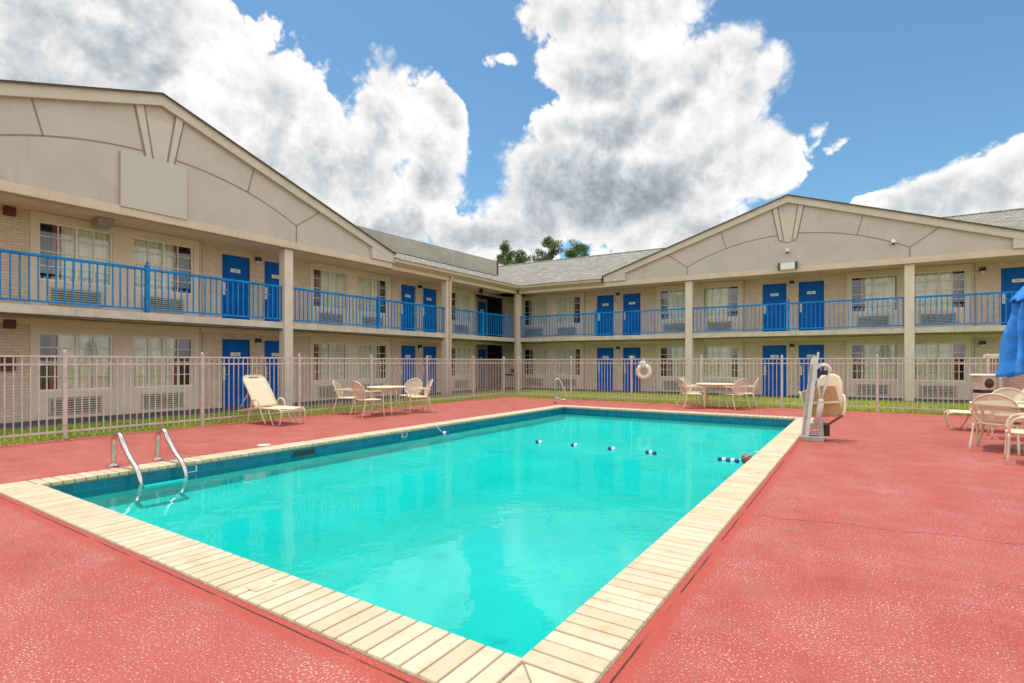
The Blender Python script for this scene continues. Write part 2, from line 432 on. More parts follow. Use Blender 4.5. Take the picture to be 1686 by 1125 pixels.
_text_cache = {}
def text_mesh(name, txt, size, m, parent, loc, rot, depth=.002):
    cu = bpy.data.curves.new('lettering', 'FONT'); cu.body = txt; cu.size = size; cu.extrude = depth
    cu.align_x = 'CENTER'; cu.align_y = 'CENTER'
    t = bpy.data.objects.new('lettering_tmp', cu); COL.objects.link(t)
    bpy.context.view_layer.update()
    dg = bpy.context.evaluated_depsgraph_get()
    me = bpy.data.meshes.new_from_object(t.evaluated_get(dg))
    bpy.data.objects.remove(t); bpy.data.curves.remove(cu)
    me.materials.clear(); me.materials.append(M[m])
    o = bpy.data.objects.new(name, me); COL.objects.link(o); o.parent = parent
    o.location = loc; o.rotation_euler = rot
    return o

# ------------------------------------------------------------------ ground, deck, pool
PX0, PX1, PY0, PY1 = -7.83, -1.315, 2.092, 14.86      # inner edge of the coping
CW = .345
def sheet_with_hole(outer, hole, z):
    X0, X1, Y0, Y1 = outer; a0, a1, b0, b1 = hole
    mb = MB()
    for (x0, x1, y0, y1) in ((X0, a0, Y0, Y1), (a1, X1, Y0, Y1), (a0, a1, Y0, b0), (a0, a1, b1, Y1)):
        mb.add([(x0, y0, z), (x1, y0, z), (x1, y1, z), (x0, y1, z)], [(0, 1, 2, 3)])
    return mb
hole = (PX0 - CW + .02, PX1 + CW - .02, PY0 - CW + .02, PY1 + CW - .02)
tag(sheet_with_hole((-900, 900, -900, 900), hole, -.03).build('ground', 'lawn'), kind='structure')
# deck slab: its far edge follows the far fence
FA = math.radians(1.2)
def far_y(x): return 17.86 + (x + 12.15) * math.tan(FA)
a0, a1, b0, b1 = hole
mb = MB()
def dq(x0, x1, y0, y1a, y1b):
    mb.add([(x0, y0, 0), (x1, y0, 0), (x1, y1b, 0), (x0, y1a, 0)], [(0, 1, 2, 3)])
XD0, XD1 = -12.1, 13.0
dq(XD0, a0, -9, far_y(XD0) - .04, far_y(a0) - .04); dq(a1, XD1, -9, far_y(a1) - .04, far_y(XD1) - .04)
dq(a0, a1, -9, b0, b0); dq(a0, a1, b1, far_y(a0) - .04, far_y(a1) - .04)
mb.add([(XD0, -9, 0), (XD0, far_y(XD0) - .04, 0), (XD0, far_y(XD0) - .04, -.06), (XD0, -9, -.06)], [(0, 1, 2, 3)])
mb.add([(XD0, far_y(XD0) - .04, 0), (XD1, far_y(XD1) - .04, 0), (XD1, far_y(XD1) - .04, -.06), (XD0, far_y(XD0) - .04, -.06)], [(0, 1, 2, 3)])
tag(mb.build('pool_deck', 'deck'), kind='structure')

# coping: single stones laid across the rim on a bed of grout
mb = MB()
def stone(x0, x1, y0, y1):
    z1 = .013 + random.uniform(-.0015, .0015)
    mb.box(x0, x1, y0, y1, -.035, z1)
def run(a, b, pitch, fn):
    n = round((b - a) / pitch); p = (b - a) / n
    for i in range(n):
        fn(a + i * p + .0052, a + (i + 1) * p - .0052)
run(PY0, PY1, .113, lambda a, b: stone(PX0 - CW, PX0 + .02, a, b))
run(PY0, PY1, .113, lambda a, b: stone(PX1 - .02, PX1 + CW, a, b))
run(PX0 - .0, PX1 + .0, .113, lambda a, b: stone(a, b, PY0 - CW, PY0 + .02))
run(PX0 - .0, PX1 + .0, .113, lambda a, b: stone(a, b, PY1 - .02, PY1 + CW))
for cx, sx in ((PX0, -1), (PX1, 1)):
    for cy, sy in ((PY0, -1), (PY1, 1)):
        g = .005
        for tri in (((0, 0), (1, 0), (1, 1)), ((0, 0), (0, 1), (1, 1))):
            poly = [(cx + sx * (g + t[0] * (CW - g)), cy + sy * (g + t[1] * (CW - g))) for t in tri]
            ctr = (sum(p[0] for p in poly) / 3, sum(p[1] for p in poly) / 3)
            poly = [(ctr[0] + (p[0] - ctr[0]) * .965, ctr[1] + (p[1] - ctr[1]) * .965) for p in poly]
            mb.prism(poly, lambda x, y, t: (x, y, t), -.035, .013)
cop = mb.build('pool_coping', 'coping', bevel=.009); tag(cop, kind='structure')
mb = MB()
for (x0, x1, y0, y1) in ((PX0 - CW - .012, PX0 + .01, PY0 - CW - .012, PY1 + CW + .012), (PX1 - .01, PX1 + CW + .012, PY0 - CW - .012, PY1 + CW + .012),
                         (PX0 + .01, PX1 - .01, PY0 - CW - .012, PY0 + .01), (PX0 + .01, PX1 - .01, PY1 - .01, PY1 + CW + .012)):
    mb.box(x0, x1, y0, y1, -.05, .003)
tag(mb.build('coping_bed', 'grout'), kind='structure')
# basin: tiled band, then plaster that rolls over a cove into the floor
ZW = -.155
mb = MB()
ring = [((PX0, PY0), (PX0, PY1)), ((PX0, PY1), (PX1, PY1)), ((PX1, PY1), (PX1, PY0)), ((PX1, PY0), (PX0, PY0))]
for (p, q) in ring:
    mb.add([(*p, -.03), (*q, -.03), (*q, -.24), (*p, -.24)], [(0, 1, 2, 3)])
tag(mb.build('pool_tile', 'tile'), kind='structure')
ZF = -.44
prof = [(0, -.24)] + [(.34 * (1 - math.cos(t)), -.24 + (ZF + .24) * math.sin(t)) for t in [PI / 2 * k / 8 for k in range(1, 9)]]
V = []; F_ = []
for (i, z) in prof: V += [(PX0 + i, PY0 + i, z), (PX1 - i, PY0 + i, z), (PX1 - i, PY1 - i, z), (PX0 + i, PY1 - i, z)]
for k in range(len(prof) - 1):
    for j in range(4):
        l = (j + 1) % 4; F_.append((k * 4 + j, k * 4 + l, k * 4 + 4 + l, k * 4 + 4 + j))
F_.append(tuple((len(prof) - 1) * 4 + j for j in range(4)))
mb = MB(); mb.add(V, F_, True)
o = mb.build('pool_basin', 'plaster', flat=True); tag(o, kind='structure')
mb = MB(); mb.add([(PX0, PY0, ZW), (PX1, PY0, ZW), (PX1, PY1, ZW), (PX0, PY1, ZW)], [(0, 1, 2, 3)])
tag(mb.build('pool_water', 'water', flat=True), kind='structure')

# ------------------------------------------------------------------ the two motel wings
D_WALL = 1.6
Z2, ZS0, ZRAIL = 2.61, 2.42, 3.715
ZB0, ZB1 = 4.84, 5.06     # eave beam
WIN_Z = (.70, 2.10); WIN_Z2 = (3.34, 4.74)
DOOR_H = 2.08

def wall_with_holes(mb, s0, s1, z0, z1, holes, d0, d1):
    xs = sorted({s0, s1, *[h[0] for h in holes], *[h[1] for h in holes]})
    xs = [x for x in xs if s0 <= x <= s1]
    for a, b in zip(xs[:-1], xs[1:]):
        if b - a < 1e-4: continue
        m = (a + b) / 2
        hs = sorted([(h[2], h[3]) for h in holes if h[0] < m < h[1]])
        z = z0
        for (h0, h1) in hs:
            if h0 > z + 1e-4: mb.box(a, b, d0, d1, z, h0)
            z = max(z, h1)
        if z < z1 - 1e-4: mb.box(a, b, d0, d1, z, z1)

def make_window(w, hgt, dark, parent):
    """frame with muntins; origin at its lower left, facing -y"""
    mb = MB(); t = .045
    mb.box(0, w, -.015, .06, 0, t); mb.box(0, w, -.015, .06, hgt - t, hgt)
    mb.box(0, t, -.013, .058, t, hgt - t); mb.box(w - t, w, -.013, .058, t, hgt - t)
    mb.box(w / 2 - .028, w / 2 + .028, -.011, .056, t, hgt - t)
    mb.box(-.03, w + .03, -.05, .02, -.045, -.002)
    for k in (1, 2, 3):
        mb.box(t, w / 2 - .028, .008, .03, hgt * k / 4 - .0115, hgt * k / 4 + .0115)
        mb.box(w / 2 + .028, w - t, .008, .03, hgt * k / 4 - .0115, hgt * k / 4 + .0115)
    for x in (w * .26, w * .74):
        mb.box(x - .012, x + .012, .006, .032, t, hgt - t)
    fr = mb.build('window', 'white', parent)
    mb = MB(); mb.add([(t, .036, t), (w - t, .036, t), (w - t, .036, hgt - t), (t, .036, hgt - t)], [(0, 1, 2, 3)])
    mb.build('pane', 'glass', fr)
    mb = MB(); gap = random.choice((.27, .24, .3, .27, .34, .2)) * w
    c0, c1 = (gap, w) if dark == 'L' else (0, w - gap)
    n = 60
    ph = random.random() * 6; fq = random.uniform(40, 56)
    mb.grid(lambda u, v: (c0 + (c1 - c0) * u, .092 + .034 * math.sin(u * (c1 - c0) * fq + ph) + .012 * math.sin(u * 33 + 2 * v), .02 + v * (hgt - .05)), n, 4)
    mb.build('curtain', 'curtain', fr)
    mb = MB()
    e0, e1 = (gap - .15, gap + .03) if dark == 'L' else (w - gap - .03, w - gap + .15)
    mb.grid(lambda u, v: (e0 + (e1 - e0) * u, .072 + .02 * math.sin(u * 14), .02 + v * (hgt - .05)), 12, 2)
    mb.build('drape', 'drape', fr)
    mb = MB(); mb.box(-.04, w + .04, .42, .46, -.04, hgt + .04); mb.box(-.04, 0, .1, .42, 0, hgt); mb.box(w, w + .04, .1, .42, 0, hgt)
    mb.box(0, w, .1, .42, -.04, 0); mb.box(0, w, .1, .42, hgt, hgt + .04)
    mb.build('room_interior', 'room', fr)
    return fr

def make_door(w, hgt, parent):
    mb = MB()
    mb.box(0, w, .03, .075, .012, hgt - .003)
    st = .12
    for (z0, z1) in ((.25, .95), (1.08, 1.62), (1.72, hgt - .15)):       # raised panels
        for (x0, x1) in ((st, w / 2 - .05), (w / 2 + .05, w - st)):
            mb.box(x0, x1, .018, .03, z0, z1)
    dr = mb.build('door', 'blue_door', parent, bevel=.006)
    mb = MB()
    mb.box(-.06, 0, -.02, .1, 0, hgt + .06); mb.box(w, w + .06, -.02, .1, 0, hgt + .06); mb.box(0, w, -.02, .1, hgt, hgt + .06)
    mb.build('door_frame', 'stucco_trim', dr)
    mb = MB()
    mb.box(.04, .125, .005, .03, .84, 1.24); mb.tube([(.072, .012, 1.0), (.072, -.045, 1.0), (.19, -.045, 1.0)], .011, 8)
    mb.lathe([(.026, -.012), (.026, .01), (.02, .016)], (.072, .015, 1.22), 12, 'Y')
    mb.build('handle', 'plate', dr)
    return dr

def build_wing(W, s0, s1, cols, wins, doors, rails, lights, numbers, opening=None, spacing=.148):
    # ---- walls
    holes = []
    for (s, w, dk) in wins:
        for (z0, z1) in (WIN_Z, WIN_Z2): holes.append((s, s + w, z0, z1))
    for (s, w) in doors:
        for z in (0.02, Z2): holes.append((s, s + w, z, z + DOOR_H))
    if opening:
        holes.append((opening[0], opening[1], .02, 2.32)); holes.append((opening[0], opening[1], Z2, 4.86))
    mb = MB(); wall_with_holes(mb, s0, s1, -.06, 5.3, holes, D_WALL, D_WALL + .22)
    mb.build('brick_wall', 'brick', W)
    # ---- smooth window bays proud of the brick
    pairs = {}
    ws = sorted(wins)
    bays = []; i = 0
    while i < len(ws):
        j = i
        while j + 1 < len(ws) and ws[j + 1][0] - (ws[j][0] + ws[j][1]) < .7: j += 1
        bays.append((ws[i][0] - .14, ws[j][0] + ws[j][1] + .16, ws[i:j + 1])); i = j + 1
    for (a, b, wl) in bays:
        a = max(a, s0); 
        for (z0, z1, (h0, h1)) in ((.03, 2.40, WIN_Z), (Z2 + .01, 4.93, WIN_Z2)):
            mb = MB()
            wall_with_holes(mb, a, b, z0, z1, [(s, s + w, h0, h1) for (s, w, dk) in wl], D_WALL - .035, D_WALL)
            mb.build('window_bay', 'bay', W)
            mb = MB()
            mb.box(b, b + .05, D_WALL - .06, D_WALL, z0, z1); mb.box(b + .09, b + .115, D_WALL - .03, D_WALL, z0, z1)
            mb.build('bay_trim', 'stucco_trim', W)
    # ---- windows and wall units
    protos = {}
    for (s, w, dk) in wins:
        for (z0, z1) in (WIN_Z, WIN_Z2):
            o = make_window(w, z1 - z0, dk, W)
            o.location = (s, D_WALL + .02, z0)
            g = protos.get('grille')
            if g is None:
                mb = MB(); mb.box(0, 1.08, -.02, .05, 0, .42)
                g = mb.build('wall_unit', 'stucco_trim', W, bevel=.01)
                mb = MB(); mb.box(.05, 1.03, -.024, -.021, .04, .38); mb.build('grille_back', 'grille_dark', g)
                mb = MB()
                for k in range(6): mb.beam((.05, -.035, .07 + k * .056), (1.03, -.035, .07 + k * .056), .02, .03, (0, .4, 1))
                mb.build('grille', 'grille', g); protos['grille'] = g; gg = g
            else:
                gg = copy_tree(g, W)
            gg.location = (s + (w - 1.08) / 2 - .03, D_WALL - .055, z0 - .56)
    # ---- doors
    dp = {}
    for i, (s, w) in enumerate(doors):
        for fl, z in ((0, .02), (1, Z2)):
            key = round(w, 2)
            if key not in dp: o = dp[key] = make_door(w, DOOR_H, W); fresh = o
            else:
                o = dp[key].copy(); COL.objects.link(o); o.parent = W
                for ch in [x for x in bpy.data.objects if x.parent == dp[key] and not x.name.startswith('number')]: 
                    c = ch.copy(); COL.objects.link(c); c.parent = o
            o.location = (s, D_WALL + .04, z)
            n = numbers[i][fl]
            mb = MB(); mb.box(w / 2 - .155, w / 2 + .155, .0075, .0175, 1.565, 1.68)
            mb.build('number_plate', 'number', o, bevel=.003)
            text_mesh('number_lettering', n, .10, 'ink', o, (w / 2, .0062, 1.622), (PI / 2, 0, 0), .0006)
    # ---- lamps, bells
    lp = None
    for (s, typ) in lights:
        for zb in (0, Z2):
            if lp is None:
                mb = MB(); mb.box(-.085, .085, -.11, 0, 0, .13)
                lp = mb.build('wall_light', 'black', W, bevel=.015)
                mb = MB(); mb.box(-.07, .07, -.10, -.01, -.07, 0); mb.build('lens', 'white', lp, bevel=.015); o = lp
            else: o = copy_tree(lp, W)
            o.location = (s, D_WALL, zb + 2.02)
    for (s, w) in doors[::2]:
        for zb in (0, Z2):
            mb = MB(); mb.lathe([(.0, -.02), (.028, -.016), (.032, 0)], (s - .2, D_WALL, zb + 1.52), 12, 'Y'); mb.build('door_bell', 'plate', W)
    # ---- floors and ceilings
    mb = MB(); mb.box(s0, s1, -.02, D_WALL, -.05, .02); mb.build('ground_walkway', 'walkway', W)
    mb = MB(); mb.box(s0, s1, .05, D_WALL, ZS0, Z2 - .006); mb.build('balcony_slab', 'slab', W, bevel=.01)
    mb = MB(); mb.box(s0, s1, .07, D_WALL, Z2 - .005, Z2); mb.build('balcony_floor', 'balcony_floor', W)
    mb = MB(); mb.box(s0, s1, .16, D_WALL, 4.95, 4.99); mb.build('roof_soffit', 'soffit', W)
    mb = MB(); mb.box(s0, s1, D_WALL - .05, D_WALL, 2.29, ZS0 - .001); mb.build('header_trim', 'soffit', W)
    # ---- loose cable under the slab edge
    pts = []
    x = max(s0, cols[0] - 9)
    while x < s1 - 1:
        pts.append((x, .12, ZS0 - .03 - .05 * (1 + math.sin(x * 1.1 + 1.3 * math.sin(x * .37))) / 2)); x += .35
    mb = MB(); mb.tube(pts, .009, 5); mb.build('cable', 'black', W)
    # ---- columns
    cp = None
    for c in cols:
        if cp is None:
            mb = MB(); mb.box(-.145, .145, 0, .29, -.05, ZB0); cp = mb.build('column', 'column', W, bevel=.012); o = cp
        else: o = copy_tree(cp, W)
        o.location = (c, -.02, 0)
    # ---- railings
    for (a, b, posts) in rails:
        mb = MB()
        mb.box(a, b, .08, .15, ZRAIL - .055, ZRAIL); mb.box(a, b, .095, .135, Z2 + .07, Z2 + .11)
        mb.box(a, b, .1, .13, ZRAIL - .065, ZRAIL - .0555)
        n = int((b - a) / spacing); p = (b - a) / n
        for k in range(n + 1):
            x = min(max(a + k * p, a + .012), b - .012)
            if any(abs(x - q) < .06 for q in posts): continue
            mb.box(x - .013, x + .013, .102, .128, Z2 + .1105, ZRAIL - .0655)
        r = mb.build('railing', 'blue_rail', W)
        for q in posts:
            mb = MB(); mb.box(q - .045, q + .045, .07, .16, Z2, ZRAIL + .05); mb.box(q - .055, q + .055, .06, .17, ZRAIL + .05, ZRAIL + .07)
            mb.lathe([(.012, ZRAIL + .07), (.016, ZRAIL + .085), (.034, ZRAIL + .11), (.022, ZRAIL + .14), (0, ZRAIL + .155)], (q, .115, 0), 12)
            mb.build('railing_post', 'blue_rail', r)

def eave(W, s0, s1, name='eave_beam'):
    mb = MB(); mb.box(s0, s1, -.06, .16, ZB0, ZB1); mb.build(name, 'beam', W, bevel=.008)

def gutter(W, s0, s1):
    mb = MB()
    mb.box(s0, s1, -.20, -.06, 5.02, 5.055)
    mb.prism([(-.33, 5.20), (-.31, 5.09), (-.25, 5.056), (-.06, 5.056), (-.06, 5.20)], lambda y, z, t: (t, y, z), s0, s1)
    mb.build('gutter', 'gutter', W)

SL = .4
def roof_z(d): return 5.215 + SL * (d + .36)
def main_roof(W, s0, s1, dmax, name='roof', d0=-.36):
    mb = MB()
    zt = roof_z(dmax); z0 = roof_z(d0)
    mb.add([(s0, d0, z0), (s1, d0, z0), (s1, dmax, zt), (s0, dmax, zt), (s0, d0, z0 - .025), (s1, d0, z0 - .025), (s1, dmax, zt - .2), (s0, dmax, zt - .2)],
           [(0, 1, 2, 3), (7, 6, 5, 4), (0, 4, 5, 1), (2, 6, 7, 3), (0, 3, 7, 4), (1, 5, 6, 2)])
    return mb.build(name, 'shingle', W)

def gable(W, c, peak, half=7.62, inner=6.6, back=6.5):
    sl = .334
    def top(x): return peak - sl * abs(x)
    F = -.10
    P = lambda x, z, t: (c + x, t, z)
    rk = .27
    # bottom trim and face
    mb = MB(); mb.box(c - half + .02, c + half - .02, F - .05, .16, ZB0 + .01, ZB1); mb.build('gable_beam', 'beam', W, bevel=.008)
    mb = MB()
    mb.prism([(-inner, ZB1), (inner, ZB1), (inner, top(inner) - rk), (0, top(0) - rk), (-inner, top(inner) - rk)], P, F, F + .2)
    face = mb.build('gable_wall', 'stucco', W)
    # rake boards and end blocks
    mb = MB()
    for sg in (-1, 1):
        mb.prism([(0, top(0) - .03), (sg * half, top(half) - .03), (sg * half, top(half) - .03 - rk), (0, top(0) - .03 - rk)], P, F - .12, F - .001 if sg > 0 else F - .002)
        mb.prism([(sg * (inner - .02), ZB1 + .001), (sg * half, ZB1 + .001), (sg * half, top(half) - .30), (sg * (inner - .02), top(inner) - .302)], P, F - .118, F + .2)
    mb.build('rake_board', 'stucco_trim', W)
    # roof planes behind the gable
    mb = MB()
    for sg in (-1, 1):
        mb.prism([(0, top(0)), (sg * (half + .07), top(half + .07)), (sg * (half + .07), top(half + .07) - .03), (0, top(0) - .03)], P, F - .17, back)
    rf = mb.build('gable_roof', 'shingle', W)
    mb = MB()
    for sg in (-1, 1):
        mb.prism([(0, top(0) - .012), (sg * (half + .075), top(half + .075) - .012), (sg * (half + .075), top(half + .075) - .045), (0, top(0) - .045)], P, F - .185, F - .172)
    mb.build('drip_edge', 'brown_dark', rf)
    # joints: dark strips painting the shade in reveal grooves; segmental arch, radials, verticals
    zoff = peak - 7.95
    def joint(mb, p, q, w=.035):
        mb.beam((c + p[0], F - .001, p[1] + zoff), (c + q[0], F - .001, q[1] + zoff), w, .010, (0, 1, 0))
    R = 8.23
    def az(x): return 6.44 - (R - math.sqrt(R * R - x * x))
    for sg in (-1, 1):
        mb = MB()
        xs = [.30 + (3.8 - .30) * k / 18 for k in range(19)]
        for a, b in zip(xs[:-1], xs[1:]): joint(mb, (sg * a, az(a)), (sg * b, az(b)), .035)
        joint(mb, (sg * 2.25, az(2.25)), (sg * 2.43, 7.95 - sl * 2.43 - rk - .03))
        joint(mb, (sg * 3.8, az(3.8)), (sg * 4.62, 7.95 - sl * 4.62 - rk - .03))
        joint(mb, (sg * 3.8, az(3.8)), (sg * 3.8, ZB1 - zoff + .01))
        mb.build('gable_groove_shade', 'joint', face)
    # keystone
    mb = MB()
    for sg in (-1, 1):
        mb.prism([(sg * .53, 7.95 - sl * .53 - rk - .03 + zoff), (sg * .37, 7.95 - sl * .37 - rk - .03 + zoff), (sg * .17, 6.19 + zoff), (sg * .29, 6.25 + zoff)], P, F - .035, F + .01)
    mb.prism([(-.17, 6.22 + zoff), (-.06, 6.13 + zoff), (.06, 6.13 + zoff), (.17, 6.22 + zoff), (.40, 7.3 + zoff), (-.40, 7.3 + zoff)], P, F - .018, F + .01)
    mb.build('keystone', 'stucco_trim', face)
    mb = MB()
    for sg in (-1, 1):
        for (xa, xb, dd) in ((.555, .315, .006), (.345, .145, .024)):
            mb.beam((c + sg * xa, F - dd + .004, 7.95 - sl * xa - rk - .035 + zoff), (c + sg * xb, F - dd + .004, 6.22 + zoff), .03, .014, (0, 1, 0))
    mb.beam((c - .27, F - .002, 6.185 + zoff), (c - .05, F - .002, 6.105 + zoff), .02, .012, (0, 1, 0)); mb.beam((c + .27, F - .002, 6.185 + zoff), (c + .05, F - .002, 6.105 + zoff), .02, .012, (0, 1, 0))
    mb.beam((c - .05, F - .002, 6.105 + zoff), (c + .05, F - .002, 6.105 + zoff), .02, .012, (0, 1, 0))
    mb.build('keystone_groove_shade', 'joint', face)  # dark strips painted for the shade along the keystone grooves
    return face

def pipe(W, s, z0, z1, d=-.075):
    mb = MB(); mb.box(s - .045, s + .045, d - .04, d + .04, z0, z1)
    for z in (z0 + .4, (z0 + z1) / 2, z1 - .4): mb.box(s - .06, s + .06, d - .045, d + .05, z, z + .03)
    mb.beam((s, d, z1), (s + .02, -.2, 5.07), .08, .07)
    mb.build('downspout', 'gutter', W, bevel=.008)

# ---- left wing: local x runs along world +Y, local y runs away from the pool
LW = empty('motel_wing', (-14.6, 0, 0), PI / 2, label='motel wing along the ladder side of the pool, gable with a blank sign', cat='building', group='motel wings round the pool')
L_wins = [(-3.18, 1.5, 'L'), (-1.24, 1.54, 'R'), (4.33, 1.5, 'L'), (6.27, 1.54, 'R'), (11.84, 1.5, 'L'), (13.82, 1.54, 'R'), (19.42, 1.5, 'L')]
L_doors = [(8.65, .88), (10.02, .88), (16.16, .88), (17.50, .88)]
build_wing(LW, -7.0, 24.2, [2.28, 9.815, 17.33], L_wins, L_doors,
           [(2.44, 9.66, [6.02]), (9.97, 17.18, [13.54]), (17.48, 22.42, [19.92])],
           [(9.78, 0), (17.25, 0)], [('134', '234'), ('135', '235'), ('136', '236'), ('137', '237')], opening=(21.35, 24.0))
# stair recess
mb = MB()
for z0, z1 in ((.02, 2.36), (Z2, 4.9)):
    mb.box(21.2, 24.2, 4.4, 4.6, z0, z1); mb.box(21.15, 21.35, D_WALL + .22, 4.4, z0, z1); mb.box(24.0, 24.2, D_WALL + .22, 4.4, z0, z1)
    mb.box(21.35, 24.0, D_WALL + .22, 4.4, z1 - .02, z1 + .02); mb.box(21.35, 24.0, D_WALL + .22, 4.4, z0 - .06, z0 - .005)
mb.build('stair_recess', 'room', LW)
mb = MB()
for z0, z1 in ((.02, 2.34), (Z2, 4.88)): mb.box(22.45, 22.75, D_WALL + .9, D_WALL + 1.15, z0, z1)
mb.build('recess_pier', 'stucco', LW)
mb = MB()
for z0, z1 in ((.02, 2.34), (Z2, 4.88)):
    mb.box(22.751, 22.99, D_WALL + 1.2, D_WALL + 1.35, z0, z1); mb.box(22.99, 23.91, D_WALL + 1.2, D_WALL + 1.35, z0 + DOOR_H + .07, z1); mb.box(23.91, 23.99, D_WALL + 1.2, D_WALL + 1.35, z0, z1)
mb.build('recess_wall', 'stucco', LW)
for z in (.02, Z2):
    o = make_door(.88, DOOR_H, LW); o.location = (23.01, D_WALL + 1.2, z)
    mb = MB(); mb.box(.33, .57, .008, .018, 1.57, 1.66); mb.build('number_plate', 'number', o)
mb = MB(); mb.tube([(22.9, .1, 2.41), (22.9, .1, 2.05)], .012, 6); mb.build('hanging_conduit', 'black', LW)
eave(LW, 13.9, 22.55); eave(LW, -7.0, -1.5)
gutter(LW, 13.98, 22.4)
gable(LW, 6.21, 8.02, 7.78, 6.75, 7.0)
# roof: a short shingle slope up to a plain screen wall
mb = MB()
d1 = 2.05
mb.add([(14.06, -.36, 5.215), (23.6, -.36, 5.215), (23.6, d1, roof_z(d1)), (14.06, d1, roof_z(d1)), (14.06, -.36, 5.19), (23.6, -.36, 5.19), (23.6, d1, roof_z(d1) - .2), (14.06, d1, roof_z(d1) - .2)],
       [(0, 1, 2, 3), (7, 6, 5, 4), (0, 4, 5, 1), (2, 6, 7, 3), (0, 3, 7, 4), (1, 5, 6, 2)])
lr = mb.build('roof', 'shingle', LW)
mb = MB(); mb.tube([(14.2, 1.2, roof_z(1.2) + .03), (22.6, 1.2, roof_z(1.2) + .03)], .02, 6); mb.build('roof_conduit', 'black', lr)
mb = MB(); mb.box(-7, 23.9, 2.3, 10, 5.4, 5.9); mb.build('flat_roof', 'screen', LW)
mb = MB()
mb.prism([(13.3, 5.7), (23.85, 5.7), (23.85, 6.92), (14.2, 6.80), (13.3, 6.2)], lambda x, z, t: (x, t, z), 2.05, 2.3)
sc = mb.build('roof_screen', 'screen', LW)
mb = MB(); mb.box(23.84, 23.94, 2.02, 2.28, 5.8, 6.95); mb.build('screen_post', 'brown_dark', sc)
mb = MB(); mb.box(20.0, 20.06, 2.02, 2.049, 5.95, 6.87); mb.build('screen_seam', 'stucco_trim', sc)
# body of the building behind
mb = MB(); mb.box(-7, 24.2, 4.7, 10, -.05, 5.4); mb.build('rear_block', 'stucco', LW)
mb = MB(); mb.box(-7.2, -7.0, -.02, 10, -.05, 5.3); mb.build('end_wall', 'brick', LW)
pipe(LW, 17.36, 0, 4.80)
# small fittings
mb = MB(); mb.box(5.28, 5.62, .9, 1.35, 4.74, 4.95); mb.build('ceiling_lamp', 'lift_dark', LW, bevel=.02)
for z in (4.72, 2.16):
    mb = MB(); mb.box(3.72, 3.93, D_WALL - .09, D_WALL, z, z + .2); mb.build('alarm_box', 'red', LW, bevel=.01)
mb = MB(); mb.box(3.68, 3.92, D_WALL - .1, D_WALL, 1.2, 1.55); mb.build('hose_cabinet', 'red', LW, bevel=.01)
mb = MB(); mb.box(20.6, 20.75, .7, .85, 4.74, 4.95); mb.build('ceiling_lamp', 'black', LW, bevel=.02)

# ---- right wing
RW = empty('motel_wing', (-14.6, 22.67, 0), math.radians(2.3), label='motel wing across the far end of the pool, a floodlight on its gable', cat='building', group='motel wings round the pool')
R_wins = [(-.52, 1.44, 'L'), (1.39, 1.42, 'R'), (6.80, 1.46, 'L'), (8.73, 1.5, 'R'), (14.32, 1.53, 'L'), (16.31, 1.52, 'R'), (21.84, 1.52, 'L'), (23.8, 1.5, 'R')]
R_doors = [(3.68, .87), (5.02, .87), (11.17, .9), (12.52, .9), (18.78, .9), (20.1, .9)]
build_wing(RW, -1.8, 27.0, [0.0, 8.48, 16.03, 23.55], R_wins, R_doors,
           [(.16, 8.32, [4.24]), (8.64, 15.87, [12.24]), (16.19, 23.4, [19.8])],
           [(4.79, 0), (12.28, 0), (18.28, 0)], [('140', '240'), ('141', '241'), ('142', '242'), ('143', '243'), ('144', '244'), ('145', '245')])
eave(RW, .15, 4.85); eave(RW, 19.6, 27.0)
gutter(RW, .02, 4.62)
gable(RW, 12.23, 7.86, 7.5, 6.5, 7.0)
main_roof(RW, -12.0, 4.70, 5.2); main_roof(RW, 19.76, 27.2, 5.2); main_roof(RW, 4.70, 19.76, 5.2, d0=.4)
mb = MB(); mb.box(-1.8, 27, 4.7, 10, -.05, 5.4); mb.build('rear_block', 'stucco', RW)
mb = MB()
mb.add([(-12, 5.2, roof_z(5.2)), (27.2, 5.2, roof_z(5.2)), (27.2, 10.6, 5.215), (-12, 10.6, 5.215)], [(0, 1, 2, 3)]); mb.build('rear_roof', 'shingle', RW)
mb = MB(); mb.tube([(-12, 5.2, roof_z(5.2) + .01), (27.2, 5.2, roof_z(5.2) + .01)], .05, 6); mb.build('ridge_cap', 'shingle', RW)
mb = MB(); mb.prism([(.0, 5.19), (10.6, 5.19), (5.2, roof_z(5.2) - .05)], lambda y, z, t: (t, y, z), 26.8, 27.0); mb.build('end_wall', 'stucco', RW)
pipe(RW, .02, 0, 4.80)
# corner column shared by both wings carries the inner corner of the eaves
mb = MB(); mb.box(11.97, 12.49, -.26, -.10, 4.95, 5.22); fl = mb.build('floodlight', 'plate', RW, bevel=.015)
for x in (11.90, 12.49):
    mb = MB(); mb.box(x, x + .07, -.28, -.10, 4.97, 5.24); mb.build('floodlight_cap', 'brown_dark', fl, bevel=.01)
mb = MB(); mb.box(12.0, 12.46, -.275, -.262, 4.98, 5.19); mb.build('lens', 'white', fl)
for (s, z) in ((12.22, 5.62), (15.55, 5.58)):
    mb = MB(); mb.lathe([(.0, .0), (.06, .02), (.075, .07), (.075, .12), (.03, .14)], (s, -.2, z), 16)
    cm = mb.build('security_camera', 'white', RW)
    mb = MB(); mb.box(s - .03, s + .03, -.19, -.1, z + .1, z + .17); mb.build('bracket_or_gap_fill', 'white', cm)
    mb = MB(); mb.lathe([(.0, -.045), (.035, -.03), (.05, 0.0), (.05, .02)], (s, -.2, z), 16); mb.build('lens', 'black', cm)

